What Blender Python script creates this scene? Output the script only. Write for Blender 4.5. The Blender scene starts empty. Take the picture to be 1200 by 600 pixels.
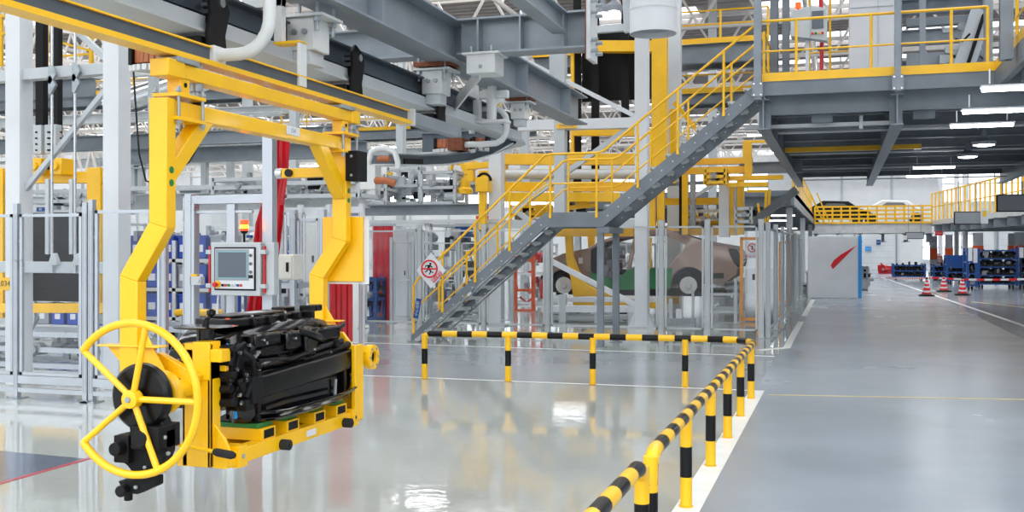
import bpy, bmesh, math, random
from mathutils import Vector, Matrix
V=Vector; pi=math.pi
C=bpy.context.scene.collection
# ---------------------------------------------------------------- view geometry (1200x600 frame)
FPX=1200.0; HY=292.0; EYE=1.7
A=math.atan(385/1200); SA,CA=math.sin(A),math.cos(A)
def dr(px,py):
    u=(px-600)/FPX
    return (-SA+CA*u, CA+SA*u, (HY-py)/FPX)
def W(px,py,d):
    q=dr(px,py); return V((q[0]*d,q[1]*d,EYE+q[2]*d))
def onY(px,py,Y): return W(px,py,Y/dr(px,py)[1])
def onX(px,py,X): return W(px,py,X/dr(px,py)[0])
def onZ(px,py,Z): return W(px,py,(Z-EYE)/dr(px,py)[2])
def fl(px,py): return onZ(px,py,0.0)
def xat(px,Y): return onY(px,292,Y).x
def zat(px,py,Y): return onY(px,py,Y).z
# ---------------------------------------------------------------- materials
def lin(c):
    out=[]
    for v in c:
        v/=255.0
        out.append(v/12.92 if v<=0.04045 else ((v+0.055)/1.055)**2.4)
    return out
MATS={}
def mat(name,col,rough=.5,metal=0.0,var=.08,scale=6.0,bump=0.0,emit=None,es=0.0,coat=0.0,bscale=None,rvar=.08,spec=.5):
    m=bpy.data.materials.new(name); m.use_nodes=True
    nt=m.node_tree; b=nt.nodes['Principled BSDF']
    c=lin(col)
    tc=nt.nodes.new('ShaderNodeTexCoord')
    nz=nt.nodes.new('ShaderNodeTexNoise'); nz.inputs['Scale'].default_value=scale; nz.inputs['Detail'].default_value=4
    nt.links.new(tc.outputs['Object'],nz.inputs['Vector'])
    if var>0:
        cr=nt.nodes.new('ShaderNodeValToRGB')
        cr.color_ramp.elements[0].position=.3; cr.color_ramp.elements[1].position=.7
        cr.color_ramp.elements[0].color=[v*(1-var) for v in c]+[1]
        cr.color_ramp.elements[1].color=[min(1,v*(1+var)) for v in c]+[1]
        nt.links.new(nz.outputs['Fac'],cr.inputs['Fac']); nt.links.new(cr.outputs['Color'],b.inputs['Base Color'])
    else: b.inputs['Base Color'].default_value=c+[1]
    mr=nt.nodes.new('ShaderNodeMapRange'); mr.inputs['To Min'].default_value=max(0.02,rough-rvar); mr.inputs['To Max'].default_value=min(1,rough+rvar)
    nt.links.new(nz.outputs['Fac'],mr.inputs['Value']); nt.links.new(mr.outputs['Result'],b.inputs['Roughness'])
    b.inputs['Metallic'].default_value=metal; b.inputs['Specular IOR Level'].default_value=spec
    if coat: b.inputs['Coat Weight'].default_value=coat; b.inputs['Coat Roughness'].default_value=.08
    if bump>0:
        n2=nt.nodes.new('ShaderNodeTexNoise'); n2.inputs['Scale'].default_value=bscale or scale*4; n2.inputs['Detail'].default_value=3
        nt.links.new(tc.outputs['Object'],n2.inputs['Vector'])
        bp=nt.nodes.new('ShaderNodeBump'); bp.inputs['Strength'].default_value=bump; bp.inputs['Distance'].default_value=.02
        nt.links.new(n2.outputs['Fac'],bp.inputs['Height']); nt.links.new(bp.outputs['Normal'],b.inputs['Normal'])
    if emit:
        b.inputs['Emission Color'].default_value=lin(emit)+[1]; b.inputs['Emission Strength'].default_value=es
    MATS[name]=m; return m
def glassy(name,tint,fac=.12,diff=.10):
    m=bpy.data.materials.new(name); m.use_nodes=True; nt=m.node_tree
    for n in list(nt.nodes): nt.nodes.remove(n)
    out=nt.nodes.new('ShaderNodeOutputMaterial'); tr=nt.nodes.new('ShaderNodeBsdfTransparent'); gl=nt.nodes.new('ShaderNodeBsdfGlossy')
    df=nt.nodes.new('ShaderNodeBsdfDiffuse'); df.inputs['Color'].default_value=lin((235,240,245))+[1]
    tr.inputs['Color'].default_value=lin(tint)+[1]; gl.inputs['Roughness'].default_value=.08; gl.inputs['Color'].default_value=(.9,.93,.95,1)
    a=nt.nodes.new('ShaderNodeMixShader'); b=nt.nodes.new('ShaderNodeMixShader')
    nz=nt.nodes.new('ShaderNodeTexNoise'); nz.inputs['Scale'].default_value=1.3; tc=nt.nodes.new('ShaderNodeTexCoord')
    mr=nt.nodes.new('ShaderNodeMapRange'); mr.inputs['From Min'].default_value=.3; mr.inputs['From Max'].default_value=.75; mr.inputs['To Min'].default_value=diff*.3; mr.inputs['To Max'].default_value=diff*1.5
    nt.links.new(tc.outputs['Object'],nz.inputs['Vector']); nt.links.new(nz.outputs['Fac'],mr.inputs['Value'])
    a.inputs[0].default_value=fac
    nt.links.new(tr.outputs[0],a.inputs[1]); nt.links.new(gl.outputs[0],a.inputs[2])
    nt.links.new(mr.outputs[0],b.inputs[0]); nt.links.new(a.outputs[0],b.inputs[1]); nt.links.new(df.outputs[0],b.inputs[2])
    nt.links.new(b.outputs[0],out.inputs['Surface']); MATS[name]=m; return m
mat('yellow',(244,188,0),.38,var=.06,coat=.25,scale=3)
mat('yellow_dull',(226,176,10),.5,var=.08,scale=3)
mat('black',(8,8,10),.3,var=.2,spec=.28)
mat('black_gloss',(4,4,6),.1,var=.2,spec=.42,rvar=.04)
mat('black_matte',(15,15,18),.6,var=.25,scale=8,bump=.05,spec=.25)
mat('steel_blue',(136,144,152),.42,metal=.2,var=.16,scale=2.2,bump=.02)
mat('web_dark',(78,88,98),.4,metal=.2,var=.2,scale=3)
mat('steel_dark',(118,126,134),.5,metal=.15,var=.15,scale=2)
mat('deck_dark',(112,122,134),.6,metal=.1,var=.2,scale=2)
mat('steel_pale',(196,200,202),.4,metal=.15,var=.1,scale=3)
mat('galv',(158,166,172),.4,metal=.55,var=.2,scale=14)
mat('alu',(186,192,200),.3,metal=.6,var=.05,scale=3)
mat('paint_white',(216,219,223),.45,var=.04,scale=2)
mat('paint_grey',(188,194,198),.45,var=.06,scale=2)
mat('cable_grey',(206,208,208),.42,var=.05)
mat('beige',(222,220,212),.55,var=.05)
mat('rust',(120,66,40),.6,metal=.25,var=.35,scale=20)
mat('copper',(168,94,52),.45,var=.2,scale=9)
mat('red',(196,14,32),.32,var=.12,scale=5,coat=.3)
mat('red_sign',(214,24,36),.5,var=.03)
mat('green',(8,120,60),.45,var=.1)
mat('green_pad',(40,120,50),.6,var=.15)
mat('blue',(20,72,142),.45,var=.1,scale=4)
mat('blue_bin',(30,70,170),.45,var=.12,scale=4)
mat('blue_bright',(38,148,226),.45,var=.04)
mat('orange',(240,96,40),.5,var=.06)
mat('amber_frame',(244,158,30),.45,var=.06)
mat('rubber',(24,24,26),.75,var=.2)
mat('chrome',(200,204,208),.18,metal=.9,var=.05)
mat('car_paint',(150,128,118),.22,metal=.35,var=.04,coat=.7)
mat('cast_grey',(150,154,158),.5,metal=.4,var=.2,scale=20,bump=.1)
mat('screen',(92,102,114),.2,var=.03)
mat('screen_rim',(120,178,182),.4,var=.02)
mat('panel_grey',(150,155,165),.4,var=.03)
mat('concrete_wall',(226,228,230),.75,var=.04,scale=1)
mat('roof_panel',(150,142,140),.7,var=.08,scale=1)
mat('truss',(222,216,212),.5,var=.06)
mat('floor_light',(170,174,170),.05,var=.06,scale=.7,bump=.06,bscale=7.0,rvar=.04)
mat('floor_dark',(150,157,162),.16,var=.07,scale=.55,bump=.01,bscale=3,rvar=.07)
mat('floor_aisle',(146,155,165),.24,var=.11,scale=.5,bump=.012,bscale=3,rvar=.1)
mat('floor_blue',(92,104,122),.14,var=.06,scale=1,rvar=.04)
mat('line_white',(232,234,232),.35,var=.05)
mat('line_yellow',(214,196,130),.4,var=.05)
mat('line_red',(178,52,66),.3,var=.05)
mat('lamp_tube',(255,255,255),.5,var=0,emit=(250,252,255),es=14)
mat('red_lamp',(255,60,20),.3,var=0,emit=(255,50,12),es=3.5)
mat('amber_lamp',(255,190,60),.3,var=0,emit=(255,180,40),es=4)
mat('signboard',(150,156,162),.4,var=.03)
glassy('pane',(250,251,252),.022,.009)
glassy('sky_pane',(255,255,255),.03,.05)
glassy('window_pane',(240,245,250),.08,.12)
glassy('dark_glass',(90,100,100),.15,.02)
SPLIT={'bolt','rod_clamp','beam_end_bracket','cross_beam','guide_rod','guide_bracket','leg','roller','flange','post','sill_rail','main_beam','beam','hinge','arm','knob','end_bracket'}
# ---------------------------------------------------------------- mesh builder
class MB:
    def __init__(s): s.v=[];s.f=[];s.m=[];s.names=[]
    def mi(s,m):
        if m not in s.names: s.names.append(m)
        return s.names.index(m)
    def add(s,vs,fs,m=None):
        k=s.mi(m or '_'); n=len(s.v)
        s.v+= [V(p) for p in vs]
        for f in fs: s.f.append([i+n for i in f]); s.m.append(k)
        return s
    def box(s,lo,hi,m=None):
        x0,y0,z0=lo;x1,y1,z1=hi
        x0,x1=min(x0,x1),max(x0,x1);y0,y1=min(y0,y1),max(y0,y1);z0,z1=min(z0,z1),max(z0,z1)
        return s.add([(x0,y0,z0),(x1,y0,z0),(x1,y1,z0),(x0,y1,z0),(x0,y0,z1),(x1,y0,z1),(x1,y1,z1),(x0,y1,z1)],
          [(0,3,2,1),(4,5,6,7),(0,1,5,4),(1,2,6,5),(2,3,7,6),(3,0,4,7)],m)
    def cb(s,c,d,m=None):
        return s.box([c[i]-d[i]/2 for i in range(3)],[c[i]+d[i]/2 for i in range(3)],m)
    def frame(s,p,q,up=(0,0,1)):
        p,q=V(p),V(q); t=(q-p).normalized(); u=V(up)
        if abs(t.dot(u))>.98: u=V((0,1,0)) if abs(t.y)<.9 else V((1,0,0))
        r=t.cross(u).normalized(); u=r.cross(t).normalized(); return p,q,t,r,u
    def bar(s,p,q,w,h,m=None,up=(0,0,1)):
        p,q,t,r,u=s.frame(p,q,up); vs=[]
        for o in (p,q):
            for a,b in ((-1,-1),(1,-1),(1,1),(-1,1)): vs.append(o+r*(a*w/2)+u*(b*h/2))
        return s.add(vs,[(0,1,2,3),(7,6,5,4),(0,4,5,1),(1,5,6,2),(2,6,7,3),(3,7,4,0)],m)
    def prof(s,p,q,poly,m=None,up=(0,0,1)):
        p,q,t,r,u=s.frame(p,q,up); n=len(poly); vs=[]
        for o in (p,q):
            for a,b in poly: vs.append(o+r*a+u*b)
        fs=[tuple(range(n)),tuple(range(2*n-1,n-1,-1))]+[(i,n+i,n+(i+1)%n,(i+1)%n) for i in range(n)]
        return s.add(vs,fs,m)
    def ibeam(s,p,q,w,h,t=.015,m=None,mf=None,up=(0,0,1)):
        p_,q_,tt,r,u=s.frame(p,q,up)
        for o in (h/2-t/2,-h/2+t/2): s.bar(V(p)+u*o,V(q)+u*o,w,t,mf or m,up)
        return s.bar(p,q,t,h-2*t,m,up)
    def channel(s,p,q,w,h,t=.012,m=None,up=(0,0,1),side=1):
        p_,q_,tt,r,u=s.frame(p,q,up)
        for o in (h/2-t/2,-h/2+t/2): s.bar(V(p)+u*o+r*side*w/2,V(q)+u*o+r*side*w/2,w,t,m,up)
        return s.bar(p,q,t,h,m,up)
    def tube(s,pts,r,m=None,n=10,caps=True,alt=None,close=False):
        pts=[V(p) for p in pts]; N=len(pts); rs=r if isinstance(r,(list,tuple)) else [r]*N
        t0=(pts[1]-pts[0]).normalized(); u=V((0,0,1))
        if abs(t0.dot(u))>.9: u=V((0,1,0))
        r_=t0.cross(u).normalized(); vs=[]; prev=t0
        for i,p in enumerate(pts):
            if close: t=(pts[(i+1)%N]-pts[i-1]).normalized()
            else: t=(pts[min(i+1,N-1)]-pts[max(i-1,0)]).normalized()
            r_=(r_-t*r_.dot(t)).normalized(); u_=t.cross(r_)
            for k in range(n):
                a=2*pi*k/n; vs.append(p+(r_*math.cos(a)+u_*math.sin(a))*rs[i])
        base=len(s.v); s.v+=vs
        segs=N if close else N-1
        for i in range(segs):
            mm=s.mi((m if not alt else alt[i]) or '_'); j=(i+1)%N
            for k in range(n):
                s.f.append([base+i*n+k,base+j*n+k,base+j*n+(k+1)%n,base+i*n+(k+1)%n]); s.m.append(mm)
        if caps and not close:
            s.f.append([base+k for k in range(n)]); s.m.append(s.mi((alt[0] if alt else m) or '_'))
            s.f.append([base+(N-1)*n+k for k in range(n-1,-1,-1)]); s.m.append(s.mi((alt[-1] if alt else m) or '_'))
        return s
    def cyl(s,p,q,r,m=None,n=14,r2=None): return s.tube([p,q],[r,r if r2 is None else r2],m,n)
    def lathe(s,o,axis,prof,m=None,n=20,alt=None,closed=False):
        o=V(o); t=V(axis).normalized(); u=V((0,0,1)) if abs(t.z)<.9 else V((0,1,0))
        a=t.cross(u).normalized(); b=t.cross(a); vs=[]
        for h,r in prof:
            for k in range(n):
                th=2*pi*k/n; vs.append(o+t*h+(a*math.cos(th)+b*math.sin(th))*max(r,1e-4))
        base=len(s.v); s.v+=vs
        for i in range(len(prof)-1):
            mm=s.mi((alt[i] if alt else m) or '_')
            for k in range(n):
                s.f.append([base+i*n+k,base+i*n+(k+1)%n,base+(i+1)*n+(k+1)%n,base+(i+1)*n+k]); s.m.append(mm)
        if closed:
            i=len(prof)-1
            for k in range(n): s.f.append([base+i*n+k,base+i*n+(k+1)%n,base+(k+1)%n,base+k]); s.m.append(s.mi((alt[0] if alt else m) or '_'))
            return s
        s.f.append([base+k for k in range(n-1,-1,-1)]); s.m.append(s.mi((alt[0] if alt else m) or '_'))
        s.f.append([base+(len(prof)-1)*n+k for k in range(n)]); s.m.append(s.mi((alt[-1] if alt else m) or '_'))
        return s
    def prism(s,poly,axis,a,b,m=None):
        # poly: 2D points; axis 'x','y','z' extrusion from a to b
        def P(u,v,w): return (w,u,v) if axis=='x' else ((u,w,v) if axis=='y' else (u,v,w))
        n=len(poly); vs=[P(u,v,a) for u,v in poly]+[P(u,v,b) for u,v in poly]
        fs=[tuple(range(n-1,-1,-1)),tuple(range(n,2*n))]+[(i,(i+1)%n,n+(i+1)%n,n+i) for i in range(n)]
        return s.add(vs,fs,m)
    def ribbon(s,path,w,axis,a,b,m=None):
        # constant-width mitred ribbon polygon of 2D path, extruded
        L=[];R=[];n=len(path); P=[V((p[0],p[1])) for p in path]
        for i in range(n):
            d1=(P[i]-P[i-1]).normalized() if i>0 else None; d2=(P[i+1]-P[i]).normalized() if i<n-1 else None
            if d1 is None: d1=d2
            if d2 is None: d2=d1
            nn=V((-d1.y-d2.y,d1.x+d2.x)).normalized(); k=1/max(.4,nn.dot(V((-d1.y,d1.x))))
            L.append(P[i]+nn*w/2*k); R.append(P[i]-nn*w/2*k)
        for i in range(n-1):
            s.prism([L[i],L[i+1],R[i+1],R[i]],axis,a,b,m)
        return s
    def bolts(s,pts,axis,r=.008,h=.008,m='galv'):
        for p in pts: s.cyl(V(p),V(p)+V(axis)*h,r,m,6)
        return s
    def text(s,body,o,size,xdir,updir,m,depth=.002,align='CENTER'):
        cu=bpy.data.curves.new('t','FONT'); cu.body=body; cu.size=size; cu.extrude=depth; cu.align_x=align; cu.align_y='CENTER'; cu.resolution_u=2
        ob=bpy.data.objects.new('t',cu); C.objects.link(ob); bpy.context.view_layer.update()
        me=bpy.data.meshes.new_from_object(ob.evaluated_get(bpy.context.evaluated_depsgraph_get()))
        x=V(xdir).normalized(); u=V(updir).normalized(); n=x.cross(u); o=V(o)
        s.add([o+x*v.co.x+u*v.co.y+n*v.co.z for v in me.vertices],[list(p.vertices) for p in me.polygons],m)
        bpy.data.objects.remove(ob); bpy.data.curves.remove(cu); bpy.data.meshes.remove(me); return s
    def pieces(s,gap=.006):
        par=list(range(len(s.v)))
        def fd(i):
            while par[i]!=i: par[i]=par[par[i]]; i=par[i]
            return i
        for f in s.f:
            a=fd(f[0])
            for k in f[1:]: par[fd(k)]=a
        comp={}
        for i in range(len(s.v)): comp.setdefault(fd(i),[]).append(i)
        cs=[[c,[min(s.v[i][k] for i in ids)-gap/2 for k in range(3)],[max(s.v[i][k] for i in ids)+gap/2 for k in range(3)]] for c,ids in comp.items()]
        ch=True
        while ch:
            ch=False; out=[]
            for c,lo,hi in cs:
                for o in out:
                    if all(lo[k]<=o[2][k] and o[1][k]<=hi[k] for k in range(3)):
                        o[0]=o[0]+([c] if not isinstance(c,list) else c); o[1]=[min(lo[k],o[1][k]) for k in range(3)]; o[2]=[max(hi[k],o[2][k]) for k in range(3)]; ch=True; break
                else: out.append([c if isinstance(c,list) else [c],lo,hi])
            cs=out
        res=[]
        for c,_,_ in cs:
            cset=set(c); m=MB(); mp={}
            for f,k in zip(s.f,s.m):
                if fd(f[0]) in cset:
                    for i in f:
                        if i not in mp: mp[i]=len(m.v); m.v.append(s.v[i])
                    m.f.append([mp[i] for i in f]); m.m.append(m.mi(s.names[k]))
            res.append(m)
        return res
    def build(s,name,m=None,parent=None,bevel=0,origin=None,recalc=True):
        if not s.v: return None
        if name in SPLIT and parent is not None:
            ob=None
            for q in s.pieces():
                o2=q.build1(name,m,parent,bevel,origin,recalc); ob=ob or o2
            return ob
        return s.build1(name,m,parent,bevel,origin,recalc)
    def build1(s,name,m=None,parent=None,bevel=0,origin=None,recalc=True):
        if parent is not None: o=parent_origin(parent)
        elif origin is not None: o=V(origin)
        else:
            xs=[p.x for p in s.v];ys=[p.y for p in s.v];zs=[p.z for p in s.v]
            o=V(((min(xs)+max(xs))/2,(min(ys)+max(ys))/2,min(zs)))
        me=bpy.data.meshes.new(name); me.from_pydata([p-o for p in s.v],[],s.f); 
        for nm in s.names: me.materials.append(MATS[m if nm=='_' else nm])
        me.polygons.foreach_set('material_index',s.m)
        if recalc:
            bm=bmesh.new(); bm.from_mesh(me); bmesh.ops.recalc_face_normals(bm,faces=bm.faces); bm.to_mesh(me); bm.free()
        me.polygons.foreach_set('use_smooth',[True]*len(me.polygons)); me.set_sharp_from_angle(angle=math.radians(32)); me.update()
        ob=bpy.data.objects.new(name,me); C.objects.link(ob)
        if parent is not None: ob.parent=parent; ob.location=(0,0,0)
        else: ob.location=o
        if bevel:
            b=ob.modifiers.new('bevel','BEVEL'); b.width=bevel; b.segments=2; b.limit_method='ANGLE'; b.angle_limit=math.radians(40)
        return ob
def parent_origin(p):
    o=V((0,0,0))
    while p is not None: o+=p.location; p=p.parent
    return o
def tag(o,label,cat,group=None,kind=None):
    if o is None: return o
    o['label']=label; o['category']=cat
    if group: o['group']=group
    if kind: o['kind']=kind
    return o
def thing(name,label,cat,loc,group=None):
    o=bpy.data.objects.new(name,None); C.objects.link(o); o.location=loc; o.empty_display_size=.1
    return tag(o,label,cat,group)
def struct(name,mb,m=None,origin=(0,0,0),**k):
    o=mb.build(name,m,origin=origin,**k); o['kind']='structure'; return o
def copy_tree(o,parent=None):
    c=o.copy(); C.objects.link(c); c.parent=parent
    for ch in list(o.children): copy_tree(ch,c)
    return c
def arc(c,r,a0,a1,n,plane='xz'):
    out=[]
    for i in range(n+1):
        a=math.radians(a0+(a1-a0)*i/n); u,v=r*math.cos(a),r*math.sin(a)
        out.append(V(c)+(V((u,0,v)) if plane=='xz' else V((u,v,0)) if plane=='xy' else V((0,u,v))))
    return out
def resample(pts,step,sub=2):
    pts=[V(p) for p in pts]; L=[0]
    for i in range(1,len(pts)): L.append(L[-1]+(pts[i]-pts[i-1]).length)
    T=L[-1]; marks=set(); k=0
    d=0
    while d<T: marks.add(round(d,5)); d+=step
    for x in L: marks.add(round(x,5))
    marks=sorted(marks); res=[];al=[]; lm=[]
    for x in marks:
        if lm and x-lm[-1]<.004: continue
        lm.append(x)
    for x in lm:
        j=0
        while j<len(L)-2 and L[j+1]<x: j+=1
        f=(x-L[j])/max(1e-9,L[j+1]-L[j]); res.append(pts[j].lerp(pts[j+1],min(1,max(0,f))))
    for i in range(len(lm)-1):
        al.append(int(((lm[i]+lm[i+1])/2)/step)%2)
    return res,al
def stripe_tube(mb,pts,r,step,m0,m1,n=16):
    p,a=resample(pts,step); mb.tube(p,r,None,n,alt=[m0 if x==0 else m1 for x in a]); return mb
def clutter(mb,lo,hi,n,seed,mats,s0=.04,s1=.15):
    R=random.Random(seed)
    for i in range(n):
        c=[R.uniform(lo[k],hi[k]) for k in range(3)]; m=R.choice(mats); t=R.random(); a=R.uniform(s0,s1)
        if t<.4: mb.cb(c,(a*R.uniform(.5,1.5),a*R.uniform(.5,1.5),a*R.uniform(.4,1.4)),m)
        elif t<.75:
            ax=R.choice([(1,0,0),(0,1,0),(0,0,1)]); mb.cyl(c,V(c)+V(ax)*a*R.uniform(.5,2),a*R.uniform(.2,.5),m,10)
        else:
            q=V(c)+V((R.uniform(-1,1),R.uniform(-1,1),R.uniform(-1,1)))*a*1.8
            mid=(V(c)+q)/2+V((0,0,-a*.6)); mb.tube([c,mid,q],a*.12,m,7)
    return mb
# ================================================================ camera, light
cam=bpy.data.cameras.new('camera'); co=bpy.data.objects.new('camera',cam); C.objects.link(co)
co.location=(0,0,EYE); co.rotation_euler=(pi/2,0,A); cam.sensor_width=36; cam.lens=36; cam.shift_y=-(300-HY)/-1200*-1
cam.clip_end=400; cam.clip_start=.05; bpy.context.scene.camera=co
sc=bpy.context.scene; vs=sc.view_settings; vs.view_transform='Standard'; vs.look='None'; vs.gamma=1; vs.exposure=0.33; vs.use_curve_mapping=False
w=bpy.data.worlds.new('world'); sc.world=w; w.use_nodes=True; bg=w.node_tree.nodes['Background']
nt=w.node_tree; tc=nt.nodes.new('ShaderNodeTexCoord'); sx=nt.nodes.new('ShaderNodeSeparateXYZ'); cr=nt.nodes.new('ShaderNodeValToRGB')
nt.links.new(tc.outputs['Generated'],sx.inputs[0]); nt.links.new(sx.outputs['Z'],cr.inputs['Fac']); nt.links.new(cr.outputs['Color'],bg.inputs['Color'])
cr.color_ramp.elements[0].position=0.0; cr.color_ramp.elements[0].color=(.17,.18,.19,1)
cr.color_ramp.elements[1].position=.55; cr.color_ramp.elements[1].color=(.95,.98,1.0,1)
e=cr.color_ramp.elements.new(.12); e.color=(.26,.27,.28,1)
bg.inputs['Strength'].default_value=5.0
# ================================================================ the hall
ROOF=10.5
f=MB()
f.add([(-60,-8,0),(-.97,-8,0),(-.97,12.45,0),(-60,12.45,0)],[(0,1,2,3)],'floor_light')
f.add([(-60,12.45,0),(-.97,12.45,0),(-.97,17.0,0),(-60,17.0,0)],[(0,1,2,3)],'floor_dark')
f.add([(-60,17,0),(-.97,17,0),(-.97,92,0),(-60,92,0)],[(0,1,2,3)],'floor_light')
f.add([(-.97,-8,0),(3.3,-8,0),(3.3,92,0),(-.97,92,0)],[(0,1,2,3)],'floor_aisle')
f.add([(3.3,-8,0),(24,-8,0),(24,92,0),(3.3,92,0)],[(0,1,2,3)],'floor_dark')
struct('floor',f)
def line(i,pts,m):
    mb=MB(); mb.prism(pts,'z',.0005,.003,m); o=struct('trim_%d'%i,mb); return o
line(1,[(-1.04,-2),(-.87,-2),(-.87,12.62),(-1.04,12.62)],'line_white')
line(2,[(-9.5,12.42),(-1.06,12.58),(-1.06,12.63),(-9.5,12.47)],'line_white')
line(3,[(-12,16.95),(-1.0,16.7),(-1.0,16.75),(-12,17.0)],'line_white')
line(4,[(-1.25,17.6),(-.82,18.2),(-.82,25),(-.95,25),(-.95,18.3),(-1.35,17.75)],'line_white')
line(5,[(-.82,27),(-.95,27),(-.95,36),(-.82,36)],'line_white')
line(6,[(-.8,12.27),(3.3,13.0),(3.3,13.04),(-.8,12.31)],'line_yellow')
line(7,[(3.9,23),(4.02,23),(2.4,66),(2.3,66)],'line_white')
line(8,[(4.0,36),(9,22),(9.1,22),(4.1,36)],'line_yellow')
b0=fl(0,530); b1=fl(107,537)
mb=MB(); mb.prism([(-14,4.5),(-5.8,4.5),(-5.8,6.85),(-14,7.25)],'z',.0005,.002,'floor_blue'); struct('trim_9',mb)
line(10,[(-5.83,4.2),(-5.78,4.2),(-5.78,6.9),(-5.83,6.9)],'line_red')
line(11,[(-5.8,4.2),(-5.0,4.2),(-5.0,4.15),(-5.8,4.15)],'line_red')
# walls
mb=MB(); mb.box((-60,92,0),(24,92.4,ROOF)); 
for i in range(21): mb.box((-60+i*4,91.9,0),(-59.8+i*4,92,ROOF),'paint_grey')
struct('wall_back',mb,'concrete_wall')
mb=MB(); mb.box((-60.4,-8,0),(-60,92.4,ROOF))
for i in range(24): mb.box((-60,-7+i*4,0),(-59.9,-6.8+i*4,ROOF),'paint_grey')
struct('wall_left',mb,'concrete_wall')
mb=MB(); mb.box((24,-8,0),(24.4,92.4,ROOF))
for i in range(24): mb.box((23.9,-7+i*4,0),(24,-6.8+i*4,ROOF),'paint_grey')
struct('wall_right',mb,'concrete_wall')
# far doors and windows in the back wall
def win(n,x0,x1,z0,z1,k=4):
    g=MB(); g.box((x0,91.82,z0),(x1,91.88,z1)); 
    wnd=g.build('window_%d'%n,'sky_glow',origin=(x0,91.85,z0)); wnd['kind']='structure'
    fr=MB()
    for i in range(k+1):
        x=x0+(x1-x0)*i/k; fr.box((x-.05,91.75,z0),(x+.05,91.9,z1))
    for z in (z0,z1,(z0+z1)/2): fr.box((x0,91.75,z-.05),(x1,91.9,z+.05))
    fr.build('window_frame','paint_white',parent=wnd)
mat('sky_glow',(235,242,250),.3,var=0,emit=(240,246,255),es=1.3)
win(1,6.5,10.5,.8,2.9); win(2,-20,-6,5.6,8.6,8); win(3,-44,-24,5.6,8.6,10); win(4,8,20,5.6,8.6,6)
# door wall at far aisle end
def door(n,x0,x1,z1,Y,m='paint_white'):
    d=MB(); d.box((x0,Y-.12,0),(x1,Y,z1),m)
    k=int(z1/.5)
    for i in range(1,k): d.box((x0+.05,Y-.14,i*.5-.01),(x1-.05,Y-.12,i*.5+.01),'paint_grey')
    o=d.build('door_%d'%n,m,origin=(x0,Y,0)); o['kind']='structure'
    fr=MB(); fr.box((x0-.12,Y-.16,0),(x0,Y,z1+.12)); fr.box((x1,Y-.16,0),(x1+.12,Y,z1+.12)); fr.box((x0,Y-.16,z1),(x1,Y,z1+.12)); fr.build('door_frame','panel_grey',parent=o)
door(1,1.2,4.4,4.6,91.9); door(2,12.3,18.6,5.0,91.9); door(3,-6,-2,4,91.9)
# roof with skylight strips
mb=MB(); sk=[]
y=-8.0; n=0
while y<92:
    mb.box((-60.4,y,ROOF),(24.4,y+3.4,ROOF+.15)); 
    if y+6<92.5: sk.append((y+3.4,y+6))
    for i in range(7):
        yy=y+i*.5; 
        if yy<y+3.4: mb.box((-60.4,yy,ROOF-.05),(24.4,yy+.08,ROOF))
    y+=6.0
for X in range(-60,25,14): 
    mb.box((X-1,-8,ROOF-.02),(X+1,92,ROOF+.17))
struct('ceiling',mb,'roof_panel')
for i,(a,b) in enumerate(sk):
    g=MB(); g.box((-60,a,ROOF+.05),(24,b,ROOF+.07)); o=g.build('window_%d'%(i+5),'sky_pane',origin=(-18,a,ROOF)); o['kind']='structure'
    fr=MB()
    for k in range(29): fr.box((-60+k*3-.04,a,ROOF),(-60+k*3+.04,b,ROOF+.1))
    fr.build('window_frame','paint_white',parent=o)
# roof trusses
TR=None
for i in range(16):
    Y=3+i*5.8
    if TR is None:
        t=MB(); x0,x1=-59.5,23.5; nseg=42; dx=(x1-x0)/nseg; zt,zb=10.25,8.6
        t.bar((x0,Y,zt),(x1,Y,zt),.14,.14); t.bar((x0,Y,zb),(x1,Y,zb),.14,.14)
        for k in range(nseg):
            xa=x0+k*dx; t.bar((xa,Y,zb),(xa+dx/2,Y,zt),.08,.08); t.bar((xa+dx/2,Y,zt),(xa+dx,Y,zb),.08,.08)
        TR=tag(t.build('roof_truss','truss',origin=(0,Y,0)),'white lattice steel roof truss high across the hall under the skylights','truss','roof trusses under the skylights'); TR0=Y
    else:
        o=TR.copy(); C.objects.link(o); o.location.y=Y
LT=None
for i in range(9):
    X=-52+i*8.5
    if LT is None:
        t=MB(); y0,y1=-5,91; nseg=40; dy=(y1-y0)/nseg
        for z in (10.05,8.9): t.bar((X,y0,z),(X,y1,z),.1,.1)
        for k in range(nseg):
            ya=y0+k*dy; t.bar((X,ya,8.9),(X,ya+dy/2,10.05),.06,.06); t.bar((X,ya+dy/2,10.05),(X,ya+dy,8.9),.06,.06)
        LT=tag(t.build('lattice_girder','truss',origin=(X,0,0)),'white lattice girder running lengthwise between the roof trusses','girder','lattice girders along the hall')
    else:
        o=LT.copy(); C.objects.link(o); o.location.x=X
# hall columns with orange bands at the far right
PIL=[(5.6,67,.5,2),(7.3,80,.5,2),(9.9,67,.6,2),(11.6,84,.5,2),(9.3,46.8,.55,2)]
def column_at(x,y,wd,label,top,band=True,bz=(1.9,2.5),m='paint_grey'):
    t=thing('steel_upright',label,'column',(x,y,0))
    mb=MB(); mb.ibeam((x,y,.02),(x,y,top),wd,wd,.04,m,up=(0,1,0)); mb.box((x-wd/2-.1,y-wd/2-.1,0),(x+wd/2+.1,y+wd/2+.1,.03),m); mb.build('shaft',m,t)
    if band:
        mb=MB(); mb.box((x-wd/2-.015,y-wd/2-.015,bz[0]),(x+wd/2+.015,y+wd/2+.015,bz[1])); mb.build('orange_band','orange',t)
    return t
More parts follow.
